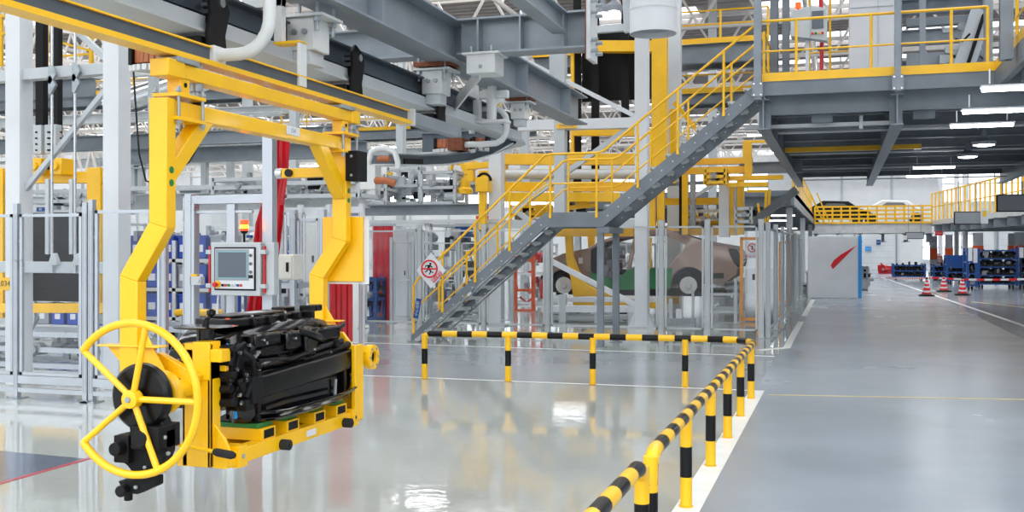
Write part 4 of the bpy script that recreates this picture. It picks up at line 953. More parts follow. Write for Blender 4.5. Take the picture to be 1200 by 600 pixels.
# diamond sign
Yg=YS-.1; c=onY(505,317,Yg); R0=.30
t=thing('no_climbing_sign','white diamond sign with red prohibition ring on the near stair handrail','sign',(c.x,Yg,c.z-R0))
e=R0*.98
mb=MB(); mb.prism([(c.x-e*.98,c.z),(c.x,c.z-e*1.12),(c.x+e*.98,c.z),(c.x,c.z+e*1.12)],'y',Yg,Yg+.012); mb.cyl((c.x-.03,Yg,c.z-.05),(c.x-.03,YS,c.z-.05),.012,'galv'); mb.build('plate','paint_white',t,bevel=.004)
cc=(c.x-.03,c.z+.03); mb=MB(); ring(mb,cc,.165,.135,Yg-.002,'red_sign',32); mb.box((cc[0]-.14,Yg-.007,cc[1]-.014),(cc[0]+.14,Yg-.002,cc[1]+.014),'red_sign'); mb.build('prohibition_ring','red_sign',t)
mb=MB(); x,z=cc; mb.lathe((x+.02,Yg-.001,z+.09),(0,-1,0),[(0,.022),(.003,.022)],None,14)
for pq in (((-.005,.07),(-.02,0),.045),((0,.06),(-.07,.06),.02),((-.07,.06),(-.08,.02),.016),((.01,.06),(.06,.03),.02),((-.02,0),(.03,-.04),.026),((.03,-.04),(.0,-.1),.02),((-.02,0),(-.06,-.05),.024),((-.06,-.05),(-.09,-.06),.018),((.03,-.05),(.08,-.07),.016)):
    (x1,z1),(x2_,z2),wd=pq; mb.bar((x+x1,Yg-.002,z+z1),(x+x2_,Yg-.002,z+z2),.003,wd,None,(z1-z2,0,x2_-x1) if True else None)
mb.build('climbing_figure','black',t)
ux=V((.707,0,.707)); un=V((-.707,0,.707)); bc=V((c.x,Yg-.002,c.z))+V((.707,0,-.707))*.165+ux*.0
mb=MB(); mb.bar(bc-ux*.12,bc+ux*.12,.003,.075,'red_sign',(-.707,0,.707)); mb.text('禁止攀登',bc+V((0,-.003,0)),.058,ux,un,'paint_white',.001); mb.build('caption_band','red_sign',t)
t=thing('blue_tag','narrow blue tag with white characters tied to the bottom stair post','tag',onY(489,374,Yg))
a=onY(491,350,Yg); b=onY(487,373,Yg); mb=MB(); mb.bar(a,b,.1,.008,'blue',(0,1,0)); d=(b-a).normalized(); mb.text('小心台阶',(a+b)/2+V((0,-.008,0)),.07,-d,V((d.z,0,-d.x)).normalized(),'paint_white',.001); mb.build('plate','blue',t)
# ================================================================ raised platform on the right
DX0=tx; DX1=xat(1166,YS); ZD=zd; YB_=34.0
PT=thing('raised_platform','large dark grey steel platform overhead on the right with its beams showing underneath','platform',(DX0,YS,ZD-.9))
print('deck',DX0,DX1,ZD)
mb=MB(); mb.box((DX0,YS,ZD-.03),(14,YB_,ZD)); mb.box((DX1,12.6,ZD-.03),(14,YS,ZD)); mb.build('deck_plate','deck_dark',PT)
mb=MB(); mb.channel((DX0,YS,ZD-.13),(DX1,YS,ZD-.13),.09,.2,.014,side=-1); mb.channel((DX1,YS,ZD-.16),(DX1,12.6,ZD-.16),.09,.27,.014,side=-1); mb.build('edge_channel','steel_dark',PT)
mb=MB(); mb.box((DX0,YS-.012,ZD),(DX1,YS-.004,ZD+.14)); mb.box((DX1-.004,12.6,ZD),(DX1+.004,YS,ZD+.14)); mb.box((DX0-.006,YS,ZD),(DX0+.002,YS+.0,ZD+.14)); mb.build('toe_board','yellow',PT)
# longitudinal main beams
for X in (DX0+.08,.86,4.6,9.0,13.4):
    y0=YS+.1 if X<DX1 else 12.7
    mb=MB(); mb.ibeam((X,y0,ZD-.52),(X,YB_,ZD-.52),.2,.5,.02)
    for k in range(9): mb.box((X-.1,y0+.4+k*1.9,ZD-.76),(X+.1,y0+.42+k*1.9,ZD-.28))
    mb.build('main_beam','steel_blue',PT)
# cross beams
k=0; y=YS+.55
while y<YB_:
    mb=MB(); hgt=.34 if k%2 else .44; mb.ibeam((DX0+.1,y,ZD-.05-hgt/2),(14,y,ZD-.05-hgt/2),.14,hgt,.014); mb.build('cross_beam','steel_dark' if k%3 else 'steel_blue',PT)
    if k%4==1:
        mb=MB(); mb.bar((DX0+.2,y+.5,ZD-.62),(14,y+.5,ZD-.62),.12,.03); mb.build('cable_tray','steel_pale',PT)
    y+=1.12; k+=1
for y in (13.2,14.3,15.5,16.5):
    mb=MB(); mb.ibeam((DX1+.1,y,ZD-.25),(14,y,ZD-.25),.14,.4,.014); mb.build('cross_beam','steel_dark',PT)
for x,y in ((1.9,22.5),(2.9,22.5),(4.0,24.5),(2.3,27),(3.5,29.5),(5.5,27),(6.5,24)):
    mb=MB(); mb.ibeam((x,y,ZD-.2),(x,y+1.1,ZD-.2),.1,.24,.012); mb.build('trimmer_beam','steel_pale',PT)
mb=MB(); mb.box((DX0+.15,22.9,ZD-.66),(1.6,23.0,ZD-.56)); mb.build('yellow_duct','yellow',PT)
for x in (DX0+1.0,DX0+3.4-.8):
    mb=MB(); mb.box((x-.17,YS+.7,ZD-.62),(x+.17,YS+.72,ZD-.28)); 
    mb.build('slotted_plate','steel_dark',PT)
mb=MB(); mb.box((DX0-.3,YS+.95,ZD-.66),(.95,YS+1.1,ZD-.6)); mb.box((.3,YS+.9,ZD-.72),(.36,YS+1.15,ZD-.5)); mb.build('conduit','steel_pale',PT)
# hanger posts of the platform
def hpost(label,px,Y,z0,z1,wd=.1,plate=True,m='steel_blue'):
    x=xat(px,Y); t=thing('platform_hanger',label,'post',(x,Y,z0))
    mb=MB(); mb.ibeam((x,Y,z0),(x,Y,z1),wd,wd,.012,m,up=(0,1,0)); mb.build('post',m,t)
    if plate:
        mb=MB(); mb.box((x-.085,Y-.08,ZD-.26),(x+.085,Y-.06,ZD-.01)); mb.bolts([(x+dx,Y-.08,z) for dx in (-.055,.055) for z in (ZD-.23,ZD-.05)],(0,-1,0),.016,.014,'chrome'); mb.build('plate','steel_blue',t)
    return t
hpost('grey hanger post standing at the head of the stairs',888,YS-.06,ZD-.3,8.6,.12)
hpost('thin grey hanger post in front of the platform railing',1052,YS-.1,ZD-.28,8.6,.09)
hpost('thin grey post behind the platform railing, right of the white cabinet',1081,YS+1.6,ZD,8.6,.1,False)
hpost('grey post at the right corner of the platform railing',1158,YS+.1,ZD,8.6,.12,False)
hpost('heavier grey post right of the platform corner',1179,15.2,ZD-.2,8.6,.16,False)
def railing(label,pts,z,h=1.05,post=None,mid=.5,m='yellow',toe=0,r=.024):
    t=thing('railing',label,'railing',(pts[0][0],pts[0][1],z)); P=[V((p[0],p[1],z)) for p in pts]
    mb=MB(); mb.tube([p+V((0,0,h)) for p in P],r,None,8); mb.build('top_rail',m,t)
    mb=MB(); mb.tube([p+V((0,0,mid)) for p in P],r*.66,None,8); mb.build('middle_rail',m,t)
    for a,b in zip(P[:-1],P[1:]):
        n=max(1,round((b-a).length/(post or 1.2)))
        for i in range(n+1):
            if i==0 and a is not P[0]: continue
            p=a.lerp(b,i/n); mb=MB(); mb.cyl(p,p+V((0,0,h)),r,None,8); mb.box((p.x-.04,p.y-.03,z),(p.x+.04,p.y+.03,z+.05)); mb.build('post',m,t)
        if toe: mb=MB(); mb.bar(a+V((0,0,toe/2)),b+V((0,0,toe/2)),.01,toe); mb.build('toe_board',m,t)
    return t
railing('yellow railing along the front edge of the raised platform',[(DX0+.02,YS+.03),(xat(933,YS),YS+.03),(xat(1021,YS),YS+.03),(xat(1115,YS),YS+.03),(DX1-.1,YS+.03)],ZD,1.0,2)
railing('yellow railing coming forward at the right corner of the platform',[(DX1+.08,16.8),(DX1+.1,12.8)],ZD,1.0,1.0)
railing('yellow railing turning back at the head of the stairs',[(DX0+.02,YS+1.15),(DX0+.02,YS+4.5)],ZD,1.05,1.2)
railing('yellow railing on the back side of the raised platform',[(DX0+.3,YS+6.5),(3.5,YS+6.5),(8,YS+6.5)],ZD,1.2,.55)
railing('tall yellow cage railing behind the operator station on the platform',[(-.6,YS+4.2),(.6,YS+4.2)],ZD,2.4,.4,1.2)
# equipment on the platform
c=onY(948,22,YS+1.0)
t=thing('operator_station','grey operator station with small red lamp behind the platform railing','control panel',(c.x,YS+1.0,ZD))
mb=MB(); mb.box((c.x-.06,YS+1.05,ZD),(c.x+.0,YS+1.12,c.z-.2)); mb.build('stand','alu',t)
mb=MB(); mb.prism([(c.x-.3,c.z+.12),(c.x-.3,c.z-.3),(c.x+.02,c.z-.36),(c.x+.02,c.z+.2)],'y',YS+.9,YS+1.25); mb.prism([(c.x+.02,c.z+.2),(c.x+.3,c.z+.14),(c.x+.3,c.z-.42),(c.x+.02,c.z-.36)],'y',YS+.9,YS+1.1); mb.build('housing','paint_grey',t,bevel=.01)
mb=MB(); mb.box((c.x+.05,YS+.885,c.z-.2),(c.x+.24,YS+.9,c.z+.1)); mb.build('screen','screen',t)
for i,m_ in enumerate(('red_sign','green','yellow','red_sign')):
    mb=MB(); mb.cyl((c.x+.06+i*.055,YS+.9,c.z-.28),(c.x+.06+i*.055,YS+.87,c.z-.28),.02,m_); mb.build('button',m_,t)
t=thing('signal_lamp','tiny red signal lamp on the platform operator station','lamp',(c.x-.18,YS+1.05,c.z+.12)); mb=MB(); mb.cyl((c.x-.18,YS+1.05,c.z+.12),(c.x-.18,YS+1.05,c.z+.2),.015); mb.build('stem','black_matte',t); mb=MB(); mb.cyl((c.x-.18,YS+1.05,c.z+.2),(c.x-.18,YS+1.05,c.z+.3),.05); mb.build('lens','red_lamp',t)
mb=MB(); x=xat(962,YS+1.3); mb.tube([(x,YS+1.3,ZD),(x+.02,YS+1.3,ZD+1),(x-.02,YS+1.35,ZD+2),(x,YS+1.3,8)],.035); tag(mb.build('red_hose','red'),'dark red vertical hose behind the operator station on the platform','hose')
mb=MB(); a=onY(995,85,YS+2.2);b=onY(1048,0,YS+2.2); 
t=thing('white_cabinet','tall plain white cabinet standing on the raised platform','cabinet',((a.x+b.x)/2,YS+2.2,ZD)); mb.box((a.x,YS+2.2,ZD),(b.x,YS+3.2,7.4)); mb.build('body','paint_white',t,bevel=.01)
mb=MB(); mb.box((b.x-.28,YS+2.18,ZD+.05),(b.x-.27,YS+2.2,7.3)); mb.box((a.x+.02,YS+2.18,ZD+1.6),(b.x-.02,YS+2.2,ZD+1.61)); mb.build('door_seam','paint_grey',t)
for px0,px1,l in ((903,912,'dark blue steel column on the platform, left of the operator station'),(917,925,'slim dark steel column next to the dark blue one')):
    a=xat(px0,YS+2.5);b=xat(px1,YS+2.5); mb=MB(); mb.ibeam(((a+b)/2,YS+2.5,ZD),((a+b)/2,YS+2.5,8.6),b-a,.3,.03,up=(0,1,0)); mb.box(((a+b)/2-.15,YS+2.3,ZD),((a+b)/2+.15,YS+2.7,ZD+.03)); tag(mb.build('steel_upright','steel_dark'),l,'column')
# conveyor machinery on platform
t=thing('platform_conveyor','grey motorised conveyor unit behind the right end of the platform railing','conveyor',(xat(1100,YS+3),YS+3,ZD))
a=onY(1062,80,YS+3); b=onY(1150,10,YS+3)
mb=MB()
mb.box((a.x,YS+2.9,ZD+.55),(b.x,YS+3.0,ZD+.85),'steel_blue'); mb.box((a.x,YS+2.9,ZD+1.35),(b.x,YS+3.1,ZD+1.5),'steel_dark'); 
mb.bar((onY(1120,75,YS+2.7).x,YS+2.7,ZD+.1),(onY(1150,8,YS+2.7).x,YS+2.7,ZD+1.5),.3,.35,'paint_grey'); mb.bar((onY(1125,75,YS+2.5).x,YS+2.5,ZD+.1),(onY(1153,15,YS+2.5).x,YS+2.5,ZD+1.4),.05,.06,'black_matte')
mb.cyl((onY(1080,65,YS+2.8).x,YS+2.8,ZD+.25),(onY(1115,52,YS+2.8).x,YS+2.8,ZD+.5),.16,'cast_grey'); 
for q in (a.x+.2,b.x-.3): mb.box((q-.06,YS+2.95,ZD),(q+.06,YS+3.05,ZD+.6),'steel_dark')
mb.build('frame','steel_dark',t,bevel=.005)
mb=MB(); clutter(mb,(a.x+.6,YS+2.6,ZD+.12),(b.x,YS+2.9,ZD+1.3),26,8,['cast_grey','paint_grey','black_matte','galv'],.08,.2); mb.build('drive_unit','cast_grey',t)
t=thing('storage_rack','dark steel rack with stacked beams behind the platform, right of the white cabinet','rack',(xat(1085,YS+5),YS+5,ZD))
for i in range(5):
    mb=MB(); z=ZD+.3+i*.62; mb.ibeam((xat(1050,YS+5),YS+5,z),(xat(1160,YS+5),YS+5,z),.2,.3,.02); mb.build('beam','deck_dark' if i%2 else 'steel_blue',t)
for px in (1052,1156):
    mb=MB(); x=xat(px,YS+5); mb.box((x-.08,YS+4.9,ZD),(x+.08,YS+5.1,ZD+3.2)); mb.build('upright','steel_dark',t)
# tubes under the platform
def tube_light(label,px0,px1,py,z,group=None,Yp=None):
    a=onZ(px0,py,z) if Yp is None else onY(px0,py,Yp); b=onZ(px1,py,z) if Yp is None else onY(px1,py,Yp); Y=(a.y+b.y)/2 if Yp is None else Yp; z=z if Yp is None else a.z; a=V((a.x,Y,z)); b=V((b.x,Y,z))
    t=thing('strip_light',label,'lamp',((a.x+b.x)/2,Y,z),group)
    mb=MB(); mb.box((a.x,Y-.07,z+.03),(b.x,Y+.07,z+.055)); 
    for q in (a.x+.1,b.x-.1): mb.box((q-.008,Y-.01,z+.08),(q+.008,Y+.01,z+.25))
    mb.build('housing','paint_white',t)
    mb=MB(); mb.cyl((a.x+.02,Y-.03,z+.01),(b.x-.02,Y-.03,z+.01),.022,None,8); mb.cyl((a.x+.02,Y+.03,z+.01),(b.x-.02,Y+.03,z+.01),.022,None,8); mb.build('tube','lamp_tube',t)
ZL=ZD-.88
tube_light('strip light under the platform, nearest and highest in view at the right edge',1150,1212,105,ZL)
tube_light('strip light under the platform, second from the top at the right edge',1128,1212,131,ZL)
tube_light('strip light under the platform, fully in view right of centre',1114,1187,148,ZL)
tube_light('faint far strip light under the platform, above the brighter far one',1070,1119,197,ZL)
tube_light('bright far strip light under the platform, closest to the back edge',1062,1108,207,ZL)
for px,py,l in ((1153,170,'round lamp under the platform, the upper of two'),(1134,184,'round lamp under the platform, the lower of two')):
    c=onZ(px,py,ZL+.1); t=thing('round_lamp',l,'lamp',c); mb=MB(); mb.lathe(c,(0,0,1),[(0,.2),(.06,.22),(.14,.08),(.3,.03)],None,20); mb.build('shade','panel_grey',t); mb=MB(); mb.lathe(c+V((0,0,-.02)),(0,0,1),[(0,.12),(.02,.19)],None,20); mb.build('bulb','lamp_tube',t)
# ================================================================ plane frames: bars given in the picture, stood at their own depth
def frame_thing(name,label,cat,Y,bars,base=None,group=None,foot=False,bev=0):
    a=onY(bars[0][0],bars[0][1],Y); t=thing(name,label,cat,(a.x,Y,0 if base is None else base),group)
    for b in bars:
        x0,y0,x1,y1,w,m,nm=b[:7]; dy=b[7] if len(b)>7 else 0; dep=b[8] if len(b)>8 else None
        p=onY(x0,y0,Y+dy); q=onY(x1,y1,Y+dy); ww=w*(Y+dy)/dr((x0+x1)/2,292)[1]/FPX
        if foot and abs(x0-x1)<2 and q.z<.4: q.z=0
        mb=MB(); th=dep or ww
        if m.startswith('I'): mb.ibeam(p,q,th,ww,min(.02,ww*.12),m[1:],None,(0,0,1) if abs(p.z-q.z)<abs(p.x-q.x) else (1,0,0))
        else: mb.bar(p,q,th,ww,m,(0,0,1) if abs(p.z-q.z)<abs(p.x-q.x)*3 else (1,0,0))
        mb.build(nm,m.lstrip('I') if m[0]=='I' else m,t,bevel=bev)
    return t
def zbar(t,lo,hi,m,nm,bevel=0):
    mb=MB(); mb.box(lo,hi); return mb.build(nm,m,t,bevel=bevel)
# ---------------- pale portal frame at the far left
t=frame_thing('white_portal','tall white steel frame with cross bars at the far left, behind the near fence','frame',10.4,[
 (22.5,-160,22.5,470,21,'paint_white','column'),(137,-160,137,470,22,'paint_white','column'),
 (-60,95,126,81,13,'paint_grey','cross_bar'),(-60,312,128,314,13,'paint_grey','cross_bar'),
 (30,222,130,98,6,'paint_grey','brace'),(92,38,126,70,7,'paint_grey','brace')],foot=True,bev=.006)
Y=10.3
mb=MB(); 
for px in (61,88):
    for a_,b_ in ((-100,80),(96,320)): mb.cyl(onY(px,a_,Y),onY(px,b_,Y),.017)
mb.build('guide_rod','chrome',t)
mb=MB()
for px in (56,84):
    a=onY(px-2,210,Y);b=onY(px+2,298,Y); mb.box((a.x,Y-.02,b.z),(b.x,Y+.02,a.z))
    c=onY(px+7,305,Y); mb.prism([(c.x-.07,c.z-.06),(c.x+.07,c.z-.06),(c.x+.07,c.z),(c.x+.03,c.z+.09),(c.x-.02,c.z+.06)],'y',Y-.03,Y+.03)
mb.build('guide_bracket','paint_grey',t,bevel=.003)
mb=MB()
for px,py in ((63,88),(91,85),(63,100),(91,98)):
    c=onY(px,py,Y); mb.prism([(c.x-.05,c.z+.1),(c.x-.02,c.z+.12),(c.x+.06,c.z),(c.x-.02,c.z-.12),(c.x-.05,c.z-.1)],'y',Y-.04,Y+.0)
mb.build('rod_clamp','galv',t)
a=onY(-2,323,10.28); b=onY(13,344,10.28); mb=MB(); mb.box((a.x,10.27,onY(0,340,10.28).z),(b.x,10.29,onY(0,325,10.28).z)); mb.text('L034',((a.x+b.x)/2,10.268,onY(0,332.5,10.28).z),.10,(1,0,0),(0,0,1),'black',.001); mb.build('yellow_label','yellow',t)
# yellow lift portal with black shutter
t=frame_thing('yellow_lift','yellow portal lift with black shutter behind the tall white frame at the far left','lift',12.0,[
 (116,197,116,372,19,'yellow','column'),(3,198,3,372,20,'yellow','column'),(-60,200,-60,372,18,'yellow','column'),
 (-70,209,126,208,13,'yellow','top_beam'),(-5,361,126,361,11,'yellow','lower_beam',-.2)],base=.8,bev=.006)
Y=12.3
zbar(t,(xat(14,Y),Y,zat(0,352,Y)),(xat(106,Y),Y+.1,zat(0,250,Y)),'black_matte','shutter')
mb=MB(); 
for i in range(12): z=zat(0,352,Y)+.06+i*.075; mb.box((xat(16,Y),Y-.012,z),(xat(104,Y),Y,z+.01))
mb.build('shutter_slats','black',t)
for px in (49,66):
    a=xat(px-4.5,12);b=xat(px+4.5,12); zbar(t,(a,11.95,zat(0,160,12)),(b,12.05,6.5),'black_matte','belt')
    zbar(t,(a-.03,11.88,zat(0,183,12)),(b+.03,12.0,zat(0,150,12)),'paint_grey','belt_clamp',.004)
mb=MB(); 
for px in (43,57,59,72):
    for py in (155,162,169,176): c=onY(px,py,11.88); mb.cyl(c,c+V((0,-.02,0)),.014,None,6)
mb.build('bolt','black_matte',t)
for px in (47,71):
    a=onY(px-7,186,11.8);b=onY(px+7,205,11.8); mb=MB(); mb.box((a.x,11.7,b.z),(b.x,12.0,a.z)); mb.cyl(((a.x+b.x)/2,11.66,(a.z+b.z)/2),((a.x+b.x)/2,11.7,(a.z+b.z)/2),.06); mb.build('hoist_unit','yellow',t,bevel=.012)
c=onY(59,192,11.85); mb=MB(); mb.cyl(c+V((-.08,0,0)),c+V((.08,0,0)),.085,None,18); mb.build('drum','black',t)
c=onY(120,190,11.8); mb=MB(); mb.lathe(c,(0,-1,0),[(0,.03),(0,.06),(.03,.06),(.03,.03),(.035,.025)],None,18); mb.build('pulley','cast_grey',t)
c=onY(122,374,11.6); mb=MB(); mb.lathe(c,(0,-1,0),[(0,.05),(0,.07),(.03,.07),(.03,.03),(.035,.025)],None,18); mb.build('pulley','cast_grey',t)
frame_thing('yellow_guard','thin yellow guard bars high behind the white frame at the far left','railing',16,[
 (107,30,107,100,4,'yellow_dull','post'),(72,50,108,60,2.5,'yellow_dull','rail'),(72,66,108,63,2.5,'yellow_dull','rail'),(98,96,112,99,5,'yellow_dull','plate'),(55,-20,55,82,3,'yellow_dull','post')],base=4)
frame_thing('yellow_guard','yellow guard bars at the very left edge beside the white column','railing',13,[
 (2,20,2,78,3,'yellow_dull','post'),(-10,42,12,38,3,'yellow_dull','rail'),(-10,14,14,22,3,'yellow_dull','rail')],base=4)
mb=MB(); a=onY(40,133,22)
t=thing('blue_number_sign','small blue number sign seen above the near left fence','sign',onY(49,248,10.9)); a=onY(44,243,10.9);b=onY(54,248,10.9)
mb.box((a.x,10.88,b.z),(b.x,10.9,a.z)); mb.text('02',((a.x+b.x)/2,10.875,(a.z+b.z)/2),.045,(1,0,0),(0,0,1),'paint_white',.001); mb.build('plate','blue',t)
# ---------------- mid ground overhead girders behind the carrier
def xgird(label,px0,px1,py0,py1,Y,m='Isteel_blue',name='steel_girder',cat='beam',dep=.25):
    a=onY(px0,(py0+py1)/2,Y); b=onY(px1,(py0+py1)/2,Y); h=zat(px0,py0,Y)-zat(px0,py1,Y); z=zat((px0+px1)/2,(py0+py1)/2,Y)
    mb=MB()
    if m[0]=='I': mb.ibeam((a.x,Y,z),(b.x,Y,z),dep,abs(h),.02,m[1:])
    else: mb.bar((a.x,Y,z),(b.x,Y,z),dep,abs(h),m)
    return tag(mb.build(name,m.lstrip('I')),label,cat)
xgird('upper blue grey crosswise beam behind the top of the carrier',130,420,153,168,17)
xgird('middle blue grey crosswise beam behind the carrier, below the upper one',130,430,171,188,17.8)
xgird('lower grey crosswise beam behind the carrier with posts standing on it',-40,430,228,246,18.5,'Isteel_pale')
xgird('grey crosswise beam behind the white frame at the far left',-60,112,97,118,15,'Isteel_dark')
xgird('dark crosswise beam behind the column, level with the top of the portal lift',-60,180,162,178,16,'Isteel_dark')
xgird('narrow pale beam above the posts behind the carrier',150,420,216,221,17.5,'steel_pale',dep=.12)
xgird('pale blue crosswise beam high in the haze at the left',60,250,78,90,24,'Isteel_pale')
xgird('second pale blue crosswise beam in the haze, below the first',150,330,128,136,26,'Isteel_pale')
xgird('grey deck beam carrying machines, left of the stairs',395,585,240,252,22.5,'Isteel_blue',dep=.3)
xgird('thin pale beam below the machine deck',350,585,258,262,21.5,'steel_pale',dep=.15)
xgird('pale beam over the clear enclosure behind the carrier leg',330,425,243,250,14.2,'paint_white',dep=.12)
for px,py0,py1,l in ((240,189,226,'tallest pale post with bolted top plate on the lower grey beam'),(236/1.0+0,196,226,None),(157,192,226,'pale post with bolted top plate beside the white column'),(270,182,226,'pale post with wide bolted top plate left of the red strip'),(166,198,226,'short pale post right of the one beside the white column')):
    if not l: continue
    Y=18.45; a=onY(px,py0,Y); b=onY(px,py1,Y); t=thing('pale_post',l,'post',(a.x,Y,b.z))
    mb=MB(); mb.box((a.x-.06,Y-.06,b.z),(a.x+.06,Y+.06,a.z)); mb.build('post','paint_grey',t)
    mb=MB(); mb.box((a.x-.2,Y-.1,a.z),(a.x+.2,Y+.1,a.z+.03)); mb.box((a.x-.14,Y-.1,a.z+.07),(a.x+.14,Y+.1,a.z+.09)); mb.bolts([(a.x-.15,Y-.07,a.z+.03),(a.x+.15,Y-.07,a.z+.03)],(0,0,1),.02,.09); mb.build('top_plate','galv',t)
# long pipe/duct in haze top left
mb=MB(); mb.cyl(onY(130,125,30),onY(330,62,30),.45,None,20); tag(mb.build('air_duct','chrome'),'shiny round air duct slanting through the haze at the upper left','duct')
mb=MB(); mb.cyl(onY(380,75,26),onY(480,110,24),.4,None,20); tag(mb.build('air_duct','steel_pale'),'pale round duct behind the big rail near the rusty clamp','duct')
for i,(x0,y0,x1,y1,Y,l) in enumerate(((-40,150,210,190,20,'upper'),(-40,20,240,60,23,'highest'),(300,40,520,75,21,'right'))):
    p=onY(x0,y0,Y); q=onY(x1,y1,Y); mb=MB(); u_=V((0,0,.8))
    mb.bar(p,q,.09,.09); mb.bar(p-u_,q-u_,.09,.09); n=14
    for k in range(n): a=p.lerp(q,k/n); b=p.lerp(q,(k+.5)/n); c=p.lerp(q,(k+1)/n); mb.bar(a-u_,b,.05,.05); mb.bar(b,c-u_,.05,.05)
    tag(mb.build('lattice_girder','truss'),{'upper':'pale lattice beam seen between the white columns at the left','highest':'highest pale lattice beam at the upper left','right':'pale lattice beam behind the pale top clamp'}[l],'beam')
# machines on the deck left of the stairs
def machine(label,px0,py0,px1,py1,Y,seed,mats,n=40,s0=.08,s1=.28,frame='paint_grey',name='machine',cat='machine',dep=.8,base=None):
    a=onY(px0,py0,Y); b=onY(px1,py1,Y); z0=b.z if base is None else base
    t=thing(name,label,cat,((a.x+b.x)/2,Y,z0)); R=random.Random(seed)
    mb=MB(); w_=.07
    for x in (a.x,b.x):
        for y in (Y,Y+dep): mb.box((x-w_/2,y-w_/2,z0),(x+w_/2,y+w_/2,a.z))
    for z in (z0+.05,(z0+a.z)/2,a.z-.05):
        for y in (Y,Y+dep): mb.box((a.x,y-w_/2,z-w_/2),(b.x,y+w_/2,z+w_/2))
        for x in (a.x,b.x): mb.box((x-w_/2,Y,z-w_/2),(x+w_/2,Y+dep,z+w_/2))
    mb.build('frame',frame,t)
    mb=MB(); clutter(mb,(a.x+.1,Y+.1,z0+.12),(b.x-.1,Y+dep-.1,a.z-.12),n,seed,mats,s0,s1); mb.build('mechanism',mats[0],t)
    for k in range(2):
        x=R.uniform(a.x+.2,b.x-.2); z=R.uniform(z0+.2,max(z0+.25,a.z-.2)); mb=MB(); mb.lathe((x,Y+.2,z),(1,0,0) if k or px0%2 else (0,-1,0),[(0,.04),(.02,.09),(.2,.09),(.24,.06),(.28,.06)],None,18); mb.build('motor','black_matte' if k else 'cast_grey',t)
    return t
GM=['paint_grey','galv','cast_grey','paint_white','black_matte','paint_grey']
machine('grey machine with black motor on the deck left of the stairs',494,200,533,240,22.6,21,GM,30)
machine('pale machinery on the deck between carrier leg and motor unit',415,205,452,240,22.6,22,GM+['yellow_dull'],28)
machine('pale machinery cluster under the curved dark rail',455,196,492,240,23.2,23,GM,30)
machine('white clamping machine behind the copper shoes',335,196,420,232,16.5,24,GM+['yellow_dull'],60,.05,.16)
machine('low grey machine behind the red strip',250,208,325,232,17,25,GM,40,.05,.14)
machine('grey machinery behind the white column and left carrier leg',30,222,125,250,17,26,GM,50,.06,.18)
# yellow robots left of stairs
def robot(label,px,py,Y,s=1.0,seed=1,flip=1):
    c=onY(px,py,Y); t=thing('yellow_robot',label,'robot',(c.x,Y,c.z-.5*s))
    mb=MB(); mb.lathe((c.x,Y,c.z-.5*s),(0,0,1),[(0,.2*s),(.12*s,.2*s),(.18*s,.14*s),(.35*s,.14*s)],None,18); mb.build('base','yellow',t)
    e=V((c.x+.25*s*flip,Y,c.z+.25*s)); w_=V((c.x-.3*s*flip,Y-.1,c.z+.35*s))
    mb=MB(); mb.tube([(c.x,Y,c.z-.2*s),(c.x+.1*s*flip,Y,c.z),e],[.13*s,.1*s,.1*s],None,12); mb.cyl(e+V((0,-.14*s,0)),e+V((0,.14*s,0)),.12*s); mb.build('lower_arm','yellow',t,bevel=.01)
    mb=MB(); mb.tube([e,w_],[.09*s,.06*s],None,12); mb.cyl(w_+V((0,-.08*s,0)),w_+V((0,.08*s,0)),.08*s); mb.tube([w_,w_+V((-.05*s*flip,0,-.22*s))],.05*s); mb.build('upper_arm','yellow',t)
    mb=MB(); q=w_+V((-.05*s*flip,0,-.22*s)); mb.cb(q+V((0,0,-.06*s)),(.14*s,.14*s,.1*s)); mb.build('gripper','black_matte',t); return t
robot('yellow robot arm above the machine deck, left of the white post',545,205,22.8,.9,1)
# ---------------- white column with yellow lock unit left of the car lift
t=frame_thing('white_upright','white column behind the stair rail at the left end of the yellow lift','column',21.6,[(582,178,582,388,15,'paint_white','shaft')],foot=True,bev=.006)
mb=MB(); c=onY(582,387,21.6); mb.box((c.x-.25,21.4,0),(c.x+.25,21.8,.03)); mb.build('base_plate','paint_grey',t)
t=frame_thing('yellow_lock_unit','yellow upright locking unit with round black seal beside the white column','machine',21.2,[
 (567,208,567,225,16,'yellow','head'),(566,224,566,290,8,'yellow','stem'),(566,290,566,388,5,'paint_grey','stem')],foot=True,bev=.01)
c=onY(567,212,21.1); mb=MB(); mb.tube(arc(c,.16,0,180,10),.03); mb.build('black_seal','black_matte',t)
t=frame_thing('cantilever_support','yellow cantilever arm under the curved dark rail','arm',21.8,[(541,190,548,204,6,'yellow','arm'),(545,196,575,193,7,'yellow','arm'),(552,200,552,213,8,'yellow','block'),(562,204,574,204,8,'yellow','block')],base=3,bev=.01)
t=frame_thing('orange_gate','orange framed gate seen through the fence under the stairs','gate',27,[(604,300,604,370,4,'orange','post'),(625,300,625,366,4,'orange','post'),(604,305,626,305,4,'orange','bar'),(604,340,626,340,3,'orange','bar'),(604,364,626,364,3,'orange','bar')],foot=True)
frame_thing('orange_screen','small orange board between handrail and white column','board',26,[(558,265,573,265,24,'orange','board',0,.05)],base=1.5)
